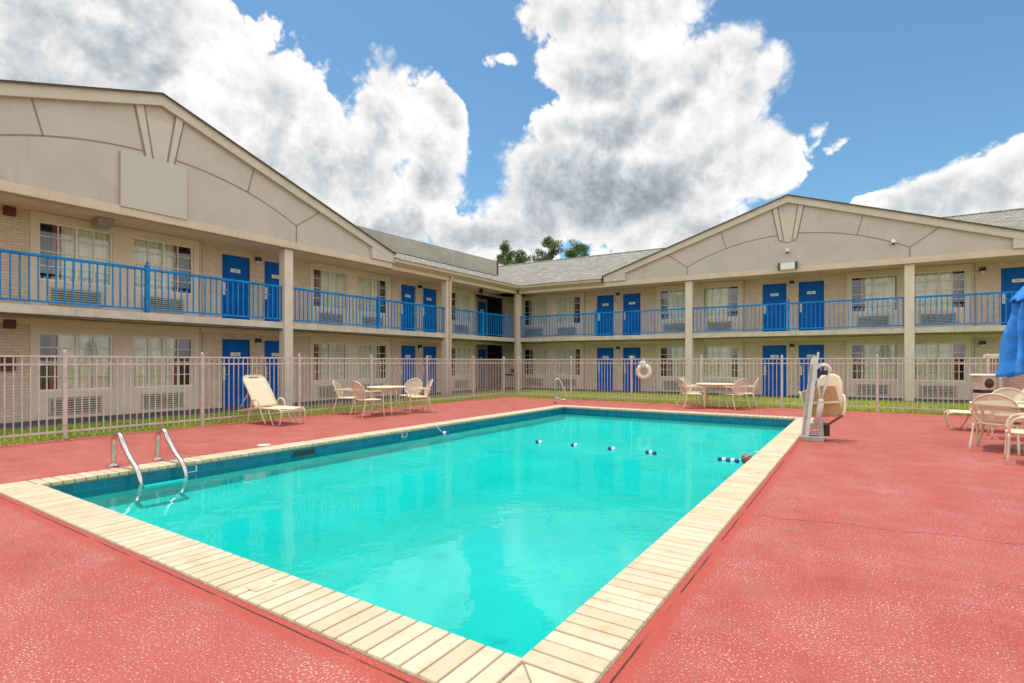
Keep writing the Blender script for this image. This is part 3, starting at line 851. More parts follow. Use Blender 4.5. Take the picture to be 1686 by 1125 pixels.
# blank sign board on the left gable
SG = empty('sign_board', (-14.6 + .10, 6.08, 5.70), PI / 2, label='blank taupe sign board fixed low on the gable beside the pool ladder', cat='sign')
mb = MB(); mb.box(-.73, .72, -.09, -.02, -.66, .66); mb.build('panel', 'sign', SG, bevel=.006)
mb = MB(); mb.box(-.6, .6, -.02, .03, -.5, -.4); mb.box(-.6, .6, -.02, .03, .4, .5); mb.build('mounting_rail', 'lift_dark', SG)

# ------------------------------------------------------------------ fences
FT, FM, FB = 1.52, 1.375, .15
def fence_run(name, loc, rz, posts, label, tall=None):
    F = empty(name, loc, rz, label=label, cat='fence', group='picket fences round the pool')
    panel = {}
    pp = None
    for p in posts:
        if pp is None:
            mb = MB(); mb.box(-.032, .032, -.032, .032, -.05, FT + .03); mb.box(-.042, .042, -.042, .042, FT + .03, FT + .045)
            mb.lathe([(.03, FT + .045), (.026, FT + .06), (.03, FT + .075), (.018, FT + .095), (0, FT + .1)], (0, 0, 0), 10)
            pp = mb.build('post', 'fence', F, bevel=.004); o = pp
        else: o = copy_tree(pp, F)
        o.location = (p, 0, 0)
    for a, b in zip(posts[:-1], posts[1:]):
        L = round(b - a - .064, 3)
        if L not in panel:
            mb = MB()
            for z in (FT, FM, FB): mb.box(0, L, -.018, .018, z - .034, z)
            n = max(3, round(L / .111)); p = L / n
            for k in range(1, n):
                x = k * p; mb.box(x - .0085, x + .0085, -.0085, .0085, .05, FT - .0341)
            o = panel[L] = mb.build('panel', 'fence', F)
        else: o = copy_tree(panel[L], F)
        o.location = (a + .032, 0, 0)
    return F
lp = [-6.05 + 2.42 * k for k in range(10)]; lp = [p for p in lp if p < 15] + [15.85, 17.86]
FL = fence_run('picket_fence', (-12.15, 0, 0), PI / 2, lp, 'pale picket fence behind the ladder and the tilted lounge chair')
FR = fence_run('picket_fence', (-12.15, 17.86, 0), FA, [.03, .72, 3.04, 5.39, 7.76, 10.13, 12.53, 14.88, 15.12], 'pale picket fence across the far end of the pool, carrying the life ring', None)
g = empty('gate', (0, 0, 0)); bpy.data.objects.remove(g)
mb = MB(); mb.box(.40, .50, -.05, .02, .98, 1.12); mb.box(.1, .5, -.03, -.018, .86, .92); mb.build('gate_latch', 'brown_dark', FR)
mb = MB(); mb.box(.56, .66, -.03, .03, .7, 1.0); mb.build('gate_lock_box', 'lift_dark', FR)

# low brick enclosure at the end of the fence
PH = empty('brick_enclosure', (3.15, 18.35, 0), FA, label='low pink brick enclosure with a pale flat cap at the end of the far fence', cat='wall')
mb = MB(); mb.box(0, 7, 0, .22, -.05, 1.5); mb.box(0, .22, .22, 2.5, -.05, 1.5); mb.build('wall', 'pink_brick', PH)
mb = MB(); mb.box(-.08, 7.05, -.06, .30, 1.5, 1.62); mb.box(-.08, .30, .30, 2.5, 1.5, 1.62); mb.build('cap', 'white', PH, bevel=.012)

# ------------------------------------------------------------------ life ring on the fence
def at_far(s, d, z):
    return (-12.15 + s * math.cos(FA) - d * math.sin(FA), 17.86 + s * math.sin(FA) + d * math.cos(FA), z)
LR = empty('life_ring', at_far(5.86, -.09, 1.07), FA, label='round cream life ring hung on the far picket fence', cat='life ring')
mb = MB()
pts = [(.205 * math.cos(2 * PI * k / 28), 0, .205 * math.sin(2 * PI * k / 28)) for k in range(28)]
mb.tube(pts, .077, 12, True); mb.build('ring', 'ring', LR)
mb = MB()
for a in (PI / 4, 3 * PI / 4, 5 * PI / 4, 7 * PI / 4):
    ca, sa = math.cos(a), math.sin(a)
    mb.tube([(.205 * ca + .081 * ca * math.cos(t), .081 * math.sin(t), .205 * sa + .081 * sa * math.cos(t)) for t in [2 * PI * k / 12 for k in range(12)]], .012, 6, True)
mb.build('band', 'rope', LR)
mb = MB()
for k in range(4):
    mb.tube([((.06 + .02 * k) * math.cos(t) - .01 * k, -.085 + .012 * k, .25 + .075 * math.sin(t) + .012 * k) for t in [2 * PI * q / 14 for q in range(14)]], .011, 6, True)
mb.tube(smooth_path([(0, -.07, .3), (.02, -.05, .38), (.0, -.02, .44), (0, .09, .41)], 4), .01, 6)
mb.build('rope_coil', 'rope', LR)

# ------------------------------------------------------------------ ladder, grab rail
LD = empty('pool_ladder', (-8.45, 3.32, 0), 0, label='steel pool ladder with two bent handrails over the coping', cat='ladder')
for y in (-.27, .27):
    mb = MB()
    path = [(0, y, 0), (0, y, .12), (0, y, .24), (.004, y, .31), (.03, y, .385), (.09, y, .43), (.17, y, .435), (.24, y, .40), (.295, y, .335), (.42, y, .225), (.56, y, .115), (.70, y, .035), (.775, y, -.04), (.805, y, -.11), (.815, y, -.20)]
    mb.tube(smooth_path(path, 5), .031, 12); mb.build('handrail', 'metal', LD)
    mb = MB(); mb.lathe([(.075, .0), (.072, .012), (.035, .02), (.03, .035)], (0, y, 0.001), 20); mb.build('flange', 'metal', LD)
mb = MB()
mb.box(.79, .88, -.25, .25, ZW - .045, ZW - .02)
mb.build('step', 'plate', LD)

GR = empty('grab_rail', (-8.62, 15.75, 0), math.radians(33.3), label='bent steel grab rail standing on the deck at the far corner of the pool', cat='rail')
mb = MB()
mb.tube(smooth_path([(0, 0, 0), (0, 0, .4), (.0, 0, .72), (.05, 0, .83), (.13, 0, .83), (.2, 0, .72), (.36, 0, .36), (.38, 0, .22), (.32, 0, .13), (.2, 0, .14), (.06, 0, .2), (.03, 0, .0)], 5), .021, 10)
mb.build('tube', 'metal', GR)
mb = MB(); mb.lathe([(.07, 0), (.07, .012), (.03, .03)], (0.015, 0, 0.001), 16); mb.build('flange', 'brown_dark', GR)

# skimmer lid and depth tile
mb = MB(); mb.lathe([(.11, 0.001), (.11, .005), (.105, .006), (0, .006)], (-8.42, 5.2, 0), 24)
o = mb.build('access_plate', 'plate'); tag(o, 'small round pale access plate set in the red deck by the ladder side coping', 'plate')
DT = empty('depth_tile', (-3.11, 1.90, .014), 0, label='worn white depth marker tile on the near coping', cat='tile')
mb = MB(); mb.box(-.06, .06, -.07, .07, 0, .003); mb.build('tile', 'coping', DT)
mb = MB(); mb.tube([(.05 * math.cos(t), .04 * math.sin(t), .004) for t in [PI * k / 8 for k in range(1, 8)]], .004, 4); mb.build('faded_mark', 'lift_grey', DT)

SK = empty('skimmer', (PX0, 5.55, -.11), 0, label='dark skimmer slot in the teal tile band by the ladder side coping', cat='skimmer')
mb = MB(); mb.box(.001, .006, -.24, .24, -.055, .04); mb.build('frame', 'tile', SK)
mb = MB(); mb.box(.006, .009, -.21, .21, -.05, .03); mb.build('mouth', 'black', SK)
for yy, lab in ((3.75, 'white edged depth tile in the tile band behind the ladder'), (7.9, 'white edged depth tile in the tile band near the float line end')):
    WT = empty('depth_tile', (PX0, yy, -.09), 0, label=lab, cat='tile', group='depth tiles in the tile band')
    mb = MB(); mb.box(.001, .006, -.075, .075, -.05, .05); mb.build('tile', 'plate', WT)
    mb = MB(); mb.box(.006, .008, -.058, .058, -.037, .037); mb.build('field', 'tile', WT)

# ------------------------------------------------------------------ float line
FLN = empty('float_line', (0, 8.88, ZW), 0, label='rope float line of blue and white buoys stretched across the pool', cat='float line')
mb = MB()
mb.tube(smooth_path([(-7.9, -.03, -ZW + .03), (-7.82, -.02, -ZW + .01), (-7.62, 0, .02), (-7.0, .04, -.05), (-6.0, .04, -.05), (-5.2, 0, -.01), (-4.8, .03, -.05), (-4.45, .0, -.01), (-4.1, .03, -.05), (-3.7, .03, -.01), (-3.3, .03, -.05), (-2.98, 0, -.01), (-2.4, 0, -.05), (-1.8, -.03, -.01), (-1.55, 0, .05), (-1.36, -.08, -ZW + .035), (-1.28, -.1, -ZW + .035)], 5), .006, 6)
mb.build('rope', 'rope', FLN)
bw = bb = None
for (x, wb) in ((-7.66, 'b'), (-7.59, 'w'), (-7.50, 'b'), (-5.24, 'b'), (-5.175, 'w'), (-4.49, 'b'), (-4.425, 'w'), (-3.75, 'b'), (-3.685, 'w'), (-3.06, 'b'), (-2.995, 'w'), (-2.93, 'b'), (-1.88, 'b'), (-1.815, 'w'), (-1.75, 'b'), (-1.685, 'w'), (-1.62, 'b')):
    src = bb if wb == 'b' else bw
    if src is None:
        mb = MB(); mb.lathe([(0, -.031), (.022, -.029), (.034, -.018), (.037, 0), (.034, .018), (.022, .029), (0, .031)], (0, 0, 0), 16, 'X')
        o = mb.build('buoy', 'buoy_blue' if wb == 'b' else 'buoy_white', FLN)
        if wb == 'b': bb = o
        else: bw = o
    else: o = copy_tree(src, FLN)
    o.location = (x, 0.02 * math.sin(x * 5), .012)
BL = empty('float_ball', (-1.49, 8.93, ZW + .03), 0, label='faded red ball float bobbing at the pool edge beside the buoys', cat='float')
mb = MB(); mb.lathe([(.085 * math.sin(PI * k / 12), -.085 * math.cos(PI * k / 12)) for k in range(13)], (0, 0, .01), 20); mb.build('ball', 'rust_ball', BL)
mb = MB(); mb.tube([(.087 * math.cos(t), .087 * math.sin(t), .01) for t in [2 * PI * k / 20 for k in range(20)]], .006, 5, True); mb.build('seam', 'brown_dark', BL)

# ------------------------------------------------------------------ patio chairs
def make_chair():
    R = empty('patio_chair')
    mb = MB()
    def seat(u, v):
        x = -.24 + .48 * u; y = (v - .5) * .50
        k = 1 - max(0, abs(2 * v - 1) - .75) * .3
        return (x, y * k, .43 - .03 * math.sin(PI * u) * math.sin(PI * v) + (.012 if u > .9 else 0))
    mb.grid(seat, 10, 10); mb.build('seat', 'almond_seat', R, solid=.012)
    mb = MB()
    pts = smooth_path([(-.23, -.25, .435), (.1, -.255, .43), (.22, -.24, .43), (.26, -.15, .43), (.265, 0, .43), (.26, .15, .43), (.22, .24, .43), (.1, .255, .43), (-.23, .25, .435)], 4)
    mb.tube(pts + [(-.25, 0, .43)], .014, 8, True); mb.build('seat_frame', 'almond', R)
    def bp(a, r=1.0):
        y = .275 * math.cos(a) * r; t = (.265 * math.sin(a)) * r + .275      # along the back, 0 at bottom
        return (-.235 - t * .30 + .05 * (y / .275) ** 2, y, .40 + t * .94)
    mb = MB()
    n = 32
    vs = [bp(0, 0)]; fs = []
    for r in (.33, .66, 1.0): vs += [bp(2 * PI * k / n, r) for k in range(n)]
    fs += [(0, 1 + k, 1 + (k + 1) % n) for k in range(n)]
    for j in range(2): fs += [(1 + j * n + k, 1 + (j + 1) * n + k, 1 + (j + 1) * n + (k + 1) % n, 1 + j * n + (k + 1) % n) for k in range(n)]
    mb.add(vs, fs, True); mb.build('backrest', 'mesh_back', R)
    mb = MB(); mb.tube([bp(2 * PI * k / n) for k in range(n)], .015, 8, True); mb.build('back_frame', 'almond', R)
    for sg in (-1, 1):
        mb = MB()
        mb.tube(smooth_path([(-.31, sg * .265, .64), (-.2, sg * .30, .655), (.05, sg * .31, .655), (.19, sg * .305, .63), (.25, sg * .295, .54), (.265, sg * .285, .43)], 4), .017, 8)
        mb.build('armrest', 'almond', R)
        mb = MB(); mb.tube(smooth_path([(.265, sg * .285, .43), (.265, sg * .285, .25), (.285, sg * .29, .0)], 3), .016, 8); mb.build('leg', 'almond', R)
        mb = MB(); mb.tube(smooth_path([(-.25, sg * .25, .43), (-.27, sg * .265, .28), (-.37, sg * .285, .0)], 3), .016, 8); mb.build('leg', 'almond', R)
    return R
chair0 = None
def chair(x, y, facing, label, group):
    global chair0
    if chair0 is None: chair0 = make_chair(); o = chair0
    else: o = copy_tree(chair0)
    o.location = (x, y, 0.001); o.rotation_euler = (0, 0, math.atan2(facing[1], facing[0]))
    tag(o, label, 'chair', group)
GA = 'almond mesh patio chairs round the pool tables'
chair(-11.62, 9.62, (.836, .549), 'almond patio chair in side view, nearest the lounge chair with raised back', GA)
chair(-10.62, 9.42, (.15, 1), 'almond patio chair turned away, in front of the table near the lounge chair', GA)
chair(-11.0, 11.3, (.35, -1), 'almond patio chair close to the fence, behind the table near the lounge chair', GA)
chair(-10.35, 10.98, (-.55, -.75), 'almond patio chair nearest the gate, on the pool side of its table', GA)
chair(-4.32, 16.55, (.8, .6), 'almond patio chair with its back to the grab rail, at the far table', GA)
chair(-4.42, 17.42, (1, -.15), 'almond patio chair half hidden behind the far table, on the life ring side', GA)
chair(-3.19, 16.93, (-.75, .55), 'almond patio chair before the far table, turned away from the pool lift', GA)
chair(-3.0, 17.6, (-1, -.1), 'almond patio chair by the fence at the far table, nearest the pool lift', GA)
chair(1.80, 11.22, (.30, 1), 'large almond patio chair seen from behind at the umbrella table', GA)
chair(2.28, 13.05, (-.05, -1), 'almond patio chair facing the pool from behind the umbrella table', GA)
chair(1.98, 10.02, (-.95, .12), 'almond patio chair nearest the camera at the umbrella table, cut by the frame', GA)

# ------------------------------------------------------------------ tables
def make_table(r):
    T = empty('patio_table')
    mb = MB(); mb.lathe([(0, .700), (r - .03, .700), (r, .708), (r + .004, .722), (r, .735), (r - .02, .738), (0, .738)], (0, 0, 0), 40); mb.build('tabletop', 'almond_seat', T)
    mb = MB(); mb.lathe([(r - .12, .64), (r - .12, .70), (r - .14, .70), (r - .14, .64)], (0, 0, 0), 40); mb.build('apron', 'almond', T)
    for k in range(4):
        a = PI / 4 + k * PI / 2
        mb = MB(); mb.tube(smooth_path([((r - .15) * math.cos(a), (r - .15) * math.sin(a), .69), ((r - .17) * math.cos(a), (r - .17) * math.sin(a), .35), ((r - .1) * math.cos(a), (r - .1) * math.sin(a), 0)], 4), .02, 8)
        mb.build('leg', 'almond', T)
    return T
GT = 'round almond patio tables'
t = make_table(.52); t.location = (-10.78, 10.2, .001); t.rotation_euler.z = .35; tag(t, 'round almond table between the lounge chair with raised back and the gate', 'table', GT)
t = make_table(.58); t.location = (-3.75, 17.16, .001); t.rotation_euler.z = .2; tag(t, 'round almond table under the far fence beside the life ring', 'table', GT)
t = make_table(.74); t.location = (2.24, 11.52, .001); t.rotation_euler.z = .5; tag(t, 'large round almond table under the closed blue umbrella', 'table', GT)

# ------------------------------------------------------------------ umbrella
UM = empty('patio_umbrella', (2.24, 11.52, 0), 0, label='closed blue canvas umbrella standing in the middle of a patio table', cat='umbrella')
mb = MB(); mb.tube([(0, 0, .03), (0, 0, 2.72)], .02, 10); mb.build('pole', 'almond', UM)
mb = MB(); mb.lathe([(.26, 0.001), (.25, .05), (.08, .09), (.03, .2)], (0, 0, 0), 24); mb.build('base', 'lift_dark', UM)
mb = MB()
def cloth(u, v):
    a = 2 * PI * u
    fold = .5 + .5 * math.cos(8 * a + .6 * math.sin(3 * a))
    z = 2.40 - 1.17 * v - .07 * fold * v + .03 * math.sin(5 * a) * v
    rad = (.13 + .19 * v ** .8) * (1 + .0) + (.11 + .075 * v) * (fold - .4) + .02 * math.sin(3 * a + 9 * v)
    a2 = a + .22 * v * math.sin(2 * a)
    return (rad * math.cos(a2), rad * math.sin(a2), z)
mb.grid(cloth, 160, 18); mb.build('canopy', 'blue_cloth', UM, solid=.004)
mb = MB()
def vent(u, v):
    a = 2 * PI * u; fold = .5 + .5 * math.cos(8 * a)
    return ((.02 + .20 * v + .05 * v * fold) * math.cos(a), (.02 + .20 * v + .05 * v * fold) * math.sin(a), 2.66 - .27 * v ** 1.3 - .04 * v * fold)
mb.grid(vent, 96, 8); mb.build('vent_cap', 'blue_cloth', UM, solid=.004)
mb = MB(); mb.lathe([(.03, 2.64), (.03, 2.68), (.018, 2.70), (.022, 2.74), (0, 2.76)], (0, 0, 0), 12); mb.build('finial', 'almond', UM)

# ------------------------------------------------------------------ lounge chairs
def make_lounge():
    L = empty('lounge_chair')
    HX, HZ = -.12, .36        # hinge
    mb = MB()
    mb.grid(lambda u, v: (HX + .87 * u, (v - .5) * .58, HZ + .012 - .02 * math.sin(PI * v)), 8, 8); mb.build('seat', 'almond_seat', L, solid=.012)
    dx, dz = -.50, .70
    ln = math.hypot(dx, dz)
    def bk(u, v, w=.29):
        vv = v; half = w * (1 if vv < .8 else math.sqrt(max(0, 1 - ((vv - .8) / .2) ** 2)) * .35 + .65)
        return (HX + dx * vv + .018 * math.sin(PI * vv), (u - .5) * 2 * half, HZ + .02 + dz * vv)
    mb = MB()
    mb.grid(lambda u, v: bk(u, v * .90), 8, 14)
    for (u0, u1) in ((0, .28), (.72, 1)):
        mb.grid(lambda u, v: bk(u0 + (u1 - u0) * u, .90 + .05 * v), 3, 2)
    mb.grid(lambda u, v: bk(u, .95 + .045 * v), 8, 2)
    mb.build('backrest', 'almond_seat', L, solid=.012)
    mb = MB()
    side = [bk(0, v) for v in [k / 14 for k in range(15)]]; side2 = [bk(1, v) for v in [k / 14 for k in range(14, -1, -1)]]
    mb.tube(side + side2, .016, 8); mb.build('back_frame', 'almond', L)
    for sg in (-1, 1):
        y = sg * .31
        mb = MB()
        mb.tube(smooth_path([(-.72, y, .27), (-.5, y, .30), (HX, y, HZ), (.5, y, HZ), (.72, y, HZ), (.80, y, .31), (.80, y, .2), (.74, y, 0)], 4), .017, 8); mb.build('side_rail', 'almond', L)
        mb = MB()
        mb.tube(smooth_path([(-.33, y * 1.06, 0), (-.24, y * 1.06, .3), (-.15, y * 1.06, .5), (-.05, y * 1.06, .555), (.06, y * 1.06, .5), (.14, y * 1.06, .3), (.30, y * 1.06, .03)], 4), .017, 8); mb.build('armrest', 'almond', L)
        mb = MB(); mb.tube([(.38, y, .35), (.46, y, .15), (.55, y, 0)], .015, 8); mb.build('leg', 'almond', L)
        mb = MB(); mb.tube([(-.70, y, .27), (-.38, y * .95, .66)], .011, 6); mb.build('strut', 'almond', L)
    mb = MB(); mb.tube([(-.72, -.31, .27), (-.72, .31, .27)], .015, 8); mb.build('rear_bar', 'almond', L)
    mb = MB(); mb.tube([(.78, -.31, .33), (.78, .31, .33)], .015, 8); mb.build('foot_bar', 'almond', L)
    return L
lg = make_lounge(); lg.location = (-11.35, 7.15, .001); lg.rotation_euler.z = math.radians(4)
tag(lg, 'almond lounge chair with raised back on the red deck by the fence, facing the pool', 'lounge chair', 'almond lounge chairs on the deck')
l2 = copy_tree(lg); l2.location = (2.30, 14.35, .001); l2.rotation_euler.z = PI - math.radians(2)
tag(l2, 'almond lounge chair half hidden behind the umbrella table, only its foot end showing', 'lounge chair', 'almond lounge chairs on the deck')

# ------------------------------------------------------------------ waste bin
BN = empty('waste_bin', (2.56, 17.66, 0.001), math.radians(33.3), label='square stone waste bin with a round black opening beside the far fence', cat='bin')
mb = MB(); mb.box(-.15, .15, -.15, .15, 0, .62); mb.build('body', 'bin', BN, bevel=.015)
mb = MB(); mb.box(-.135, .135, -.135, .135, .62, .70); mb.build('gap', 'black', BN)
mb = MB(); mb.box(-.16, .16, -.16, .16, .70, 1.04); hd = mb.build('hood', 'bin', BN, bevel=.015)
mb = MB(); mb.box(-.19, .19, -.19, .19, 1.04, 1.10); mb.build('lid', 'white', hd, bevel=.02)
mb = MB(); mb.lathe([(.0, -.170), (.105, -.170), (.12, -.163), (.12, -.11)], (.01, 0, .87), 24, 'Y'); mb.build('opening', 'black', hd)

# ------------------------------------------------------------------ pool lift
PLT = empty('pool_lift', (-.72, 10.83, 0.001), math.radians(3.9), label='grey pool lift with a tilted mast and a cream seat standing beside the coping', cat='pool lift')
# local x = to the right, y = away
def part(fn, name, m, parent=PLT, bevel=.01):
    mb = MB(); fn(mb); mb.v = [(x * .88, y, z) for x, y, z in mb.v]; return mb.build(name, m, parent, bevel=bevel)
def base(mb):
    mb.box(-.19, .20, -.10, .0, .0, .085); mb.box(-.19, -.09, 0, .45, 0, .07); mb.box(.10, .20, 0, .55, 0, .07); mb.box(-.09, .10, .36, .45, 0, .07)
part(base, 'base', 'lift_dark')
def mast(mb):
    mb.prism([(-.215, .06), (-.10, .06), (.075, 1.55), (.06, 1.48), (.02, 1.50), (-.035, 1.44)], lambda x, z, t: (x, t, z), -.045, .035)
    mb.prism([(-.115, .06), (-.075, .06), (.115, 1.57), (.08, 1.58)], lambda x, z, t: (x, t, z), -.055, .045)
part(mast, 'mast', 'lift_grey')
part(lambda mb: mb.prism([(-.195, .1), (-.135, .1), (.012, 1.36), (-.04, 1.36)], lambda x, z, t: (x, t, z), -.05, -.044), 'mast_groove', 'lift_dark')
part(lambda mb: mb.prism([(.085, .06), (.195, .06), (.175, .42), (.10, .42)], lambda x, z, t: (x, t, z), -.06, .09), 'post', 'lift_dark')
part(lambda mb: mb.box(.02, .11, -.03, .05, .30, .36).box(-.06, .10, -.03, .05, .12, .17), 'crossbar', 'lift_dark')
def act(mb): mb.tube([(.10, -.0, .42), (.13, -.0, .62), (.145, -.0, .70)], [.05, .062, .045], 12); 
part(act, 'actuator', 'lift_grey', bevel=0)
part(lambda mb: mb.lathe([(.05, .68), (.05, .73), (.03, .75), (0, .75)], (.14, 0, 0), 14), 'actuator_cap', 'white', bevel=0)
part(lambda mb: mb.tube([(.13, .0, .74), (.085, 0, 1.05), (.06, 0, 1.12)], .024, 8).tube([(.15, .02, .74), (.25, .06, 1.06), (.29, .08, 1.26)], .026, 8), 'strut', 'lift_grey', bevel=0)
part(lambda mb: mb.tube(smooth_path([(.03, .0, 1.27), (.14, .03, 1.34), (.25, .06, 1.33), (.305, .08, 1.26), (.27, .08, 1.2)], 5), .032, 8), 'top_arm', 'lift_grey', bevel=0)
part(lambda mb: mb.box(.09, .26, .03, .09, 1.17, 1.25), 'bracket_or_gap_fill', 'black')  # black block painted in for the dark gap under the top arm
def seatback(mb):
    prof = [(.10, .62), (.50, .62), (.535, .70), (.53, 1.02), (.49, 1.13), (.40, 1.185), (.22, 1.185), (.12, 1.12), (.09, 1.0)]
    mb.prism(prof, lambda x, z, t: (x, t + (z - .6) * .15, z), .30, .40)
part(seatback, 'seat_back', 'lift_seat', bevel=.03)
def pan(mb):
    mb.prism([(-.02, .40), (.52, .44), (.40, .98), (.14, .98), (-.20, .86), (-.23, .80)], lambda x, z, t: (x, t - (z - .4) * .05, z), .22, .27)
part(pan, 'seat_pan', 'lift_tan_shade', bevel=.015)  # shaded underside of the seat, coloured tan
part(lambda mb: mb.beam((-.06, .17, .64), (.46, .17, .69), .03, .045), 'seat_bar', 'almond')
part(lambda mb: mb.tube([(-.245, .2, .86), (-.22, .2, .82), (-.15, .2, .55)], .02, 8), 'side_arm', 'lift_seat', bevel=0)
part(lambda mb: mb.tube(smooth_path([(.53, .2, .82), (.56, .16, .74), (.55, .15, .52), (.51, .2, .44)], 5), .025, 8), 'side_arm', 'lift_seat', bevel=0)
part(lambda mb: mb.beam((.24, .12, .27), (.52, .16, .46), .05, .035).beam((.10, .15, .31), (.26, .12, .265), .04, .03), 'footrest', 'brown_dark')
part(lambda mb: mb.box(.12, .30, .12, .34, .08, .30), 'battery_box', 'black')
part(lambda mb: mb.box(-.06, .08, .1, .3, .20, .31), 'battery_cover', 'plate')

# ------------------------------------------------------------------ grass blades (uncountable)
def blades():
    pts = []
    def area(x0, x1, y0, y1, dens):
        n = int((x1 - x0) * (y1 - y0) * dens)
        p = np.stack([rng.uniform(x0, x1, n), rng.uniform(y0, y1, n)], 1); pts.append(p)
    area(-14.55, -12.08, -1.5, 17.9, 1300); area(-14.5, -12.08, 17.9, 22.5, 700)
    area(-12.08, 4.2, 17.85, 19.4, 1300); area(-12.08, 5.0, 19.4, 23.4, 600)
    p = np.concatenate(pts)
    n = len(p)
    deck = (p[:, 0] > -12.1) & (p[:, 1] < 17.83 + (p[:, 0] + 12.15) * math.tan(FA))
    p = p[~deck]
    wing = (22.6 + (p[:, 0] + 14.6) * math.tan(math.radians(2.3)) < p[:, 1])
    p = p[~wing]; n = len(p)
    a = rng.uniform(0, 2 * PI, n); hgt = rng.uniform(.05, .115, n); w = rng.uniform(.006, .011, n)
    lean = rng.uniform(-.075, .075, (n, 2))
    v = np.zeros((n, 3, 3))
    v[:, 0, 0] = p[:, 0] - np.cos(a) * w; v[:, 0, 1] = p[:, 1] - np.sin(a) * w
    v[:, 1, 0] = p[:, 0] + np.cos(a) * w; v[:, 1, 1] = p[:, 1] + np.sin(a) * w
    v[:, 2, 0] = p[:, 0] + lean[:, 0]; v[:, 2, 1] = p[:, 1] + lean[:, 1]
    v[:, :2, 2] = -.03; v[:, 2, 2] = -.03 + hgt
    me = bpy.data.meshes.new('grass')
    me.vertices.add(3 * n); me.vertices.foreach_set('co', v.reshape(-1))
    me.loops.add(3 * n); me.loops.foreach_set('vertex_index', np.arange(3 * n, dtype=np.int32))
    me.polygons.add(n); me.polygons.foreach_set('loop_start', np.arange(0, 3 * n, 3, dtype=np.int32))
    me.update(calc_edges=True); me.validate()
    me.materials.append(M['grass'])
    o = bpy.data.objects.new('grass', me); COL.objects.link(o)
    tag(o, kind='stuff')
blades()

# ------------------------------------------------------------------ pines beyond the roof
def pine(x, y, hgt, cr, label, seed):
    r = np.random.default_rng(seed)
    T = empty('pine_tree', (x, y, -.05), 0, label=label, cat='tree', group='pine trees beyond the motel roof')
    mb = MB()
    mb.tube([(0, 0, 0), (.1, .05, hgt * .4), (.0, .1, hgt * .75), (.05, 0, hgt * .97)], [.26, .2, .12, .03], 8)
    clumps = []
    nb = 34
    for k in range(nb):
        z = hgt * (.50 + .48 * k / nb) + r.uniform(-.2, .2)
        a = r.uniform(0, 2 * PI); L = cr * (1.05 - .80 * (k / nb) ** 2.2) * r.uniform(.45, 1.1)
        q = (L * math.cos(a), L * math.sin(a), z + L * .25)
        mb.tube([(0, 0, z - .1), (q[0] * .5, q[1] * .5, z + .05), q], [.05, .035, .015], 5)
        for f in (.55, .8, 1.0):
            clumps.append((q[0] * f + r.normal(0, .1), q[1] * f + r.normal(0, .1), z + (q[2] - z) * f + r.normal(0, .1), r.uniform(.28, .52)))
    clumps.append((0, 0, hgt, .4)); clumps.append((.1, .1, hgt - .5, .5))
    mb.build('trunk', 'trunk', T)
    V = []; F = []
    for (cx, cy, cz, rad) in clumps:
        for _ in range(130):
            d = r.normal(0, 1, 3); d /= np.linalg.norm(d); d[2] = d[2] * .8 + .15
            c = np.array([cx, cy, cz]) + d * rad * r.uniform(.25, 1)
            t = d * r.uniform(.10, .2); s = np.cross(d, r.normal(0, 1, 3)); s /= (np.linalg.norm(s) + 1e-6); s *= r.uniform(.018, .04)
            b = len(V); V += [tuple(c - s), tuple(c + s), tuple(c + t + s * .4), tuple(c + t - s * .4)]; F.append((b, b + 1, b + 2, b + 3))
    me = bpy.data.meshes.new('crown'); me.from_pydata(V, [], F); me.materials.append(M['leaf'])
    o = bpy.data.objects.new('crown', me); COL.objects.link(o); o.parent = T
pine(-31.0, 46.0, 13.8, 2.5, 'pine tree peeking over the corner of the roof screen', 1)
pine(-29.0, 45.5, 12.5, 1.9, 'lowest pine tip beside the roof screen corner, just over the shingles', 2)
pine(-25.9, 46.0, 13.5, 3.0, 'broadest pine tree in the middle above the far wing roof', 3)
pine(-22.6, 45.0, 12.6, 2.9, 'pine tree nearest the gable above the far wing roof', 4)

# ------------------------------------------------------------------ sky with cumulus
CAMY = math.radians(33.3)       # the way the pool faces from the deck
def ll(u, v):
    r = (u - 843) / 875.4; z = (596.3 - v) / 875.4
    return math.atan(r), math.atan(z / math.hypot(r, 1))
world = bpy.data.worlds.new('World'); scene.world = world; world.use_nodes = True
nt = world.node_tree
for n in list(nt.nodes): nt.nodes.remove(n)
out = nt.nodes.new('ShaderNodeOutputWorld')
bg = nd(nt, 'ShaderNodeBackground', {'Strength': .12})
SUN_EL = math.radians(77); SUNV = Vector((-1.0, .12, 0)).normalized()
sky = nd(nt, 'ShaderNodeTexSky', sky_type='NISHITA', sun_disc=False, sun_elevation=SUN_EL, sun_rotation=math.atan2(SUNV.x, SUNV.y), altitude=0, air_density=1.0, dust_density=.6, ozone_density=2.5)
tc = nd(nt, 'ShaderNodeTexCoord')
D = tc.outputs['Generated']
rot = nd(nt, 'ShaderNodeVectorRotate', {'Vector': D, 'Axis': (0, 0, 1), 'Angle': -CAMY}, rotation_type='AXIS_ANGLE')
sp = nd(nt, 'ShaderNodeSeparateXYZ', {0: rot.outputs[0]})
lon = math_(nt, 'ARCTAN2', sp.outputs[0], sp.outputs[1])
hyp = math_(nt, 'SQRT', math_(nt, 'ADD', math_(nt, 'MULTIPLY', sp.outputs[0], sp.outputs[0]), math_(nt, 'MULTIPLY', sp.outputs[1], sp.outputs[1])))
lat = math_(nt, 'ARCTAN2', sp.outputs[2], hyp)
LLv = nd(nt, 'ShaderNodeCombineXYZ', {0: lon, 1: lat}).outputs[0]
RD = rot.outputs[0]
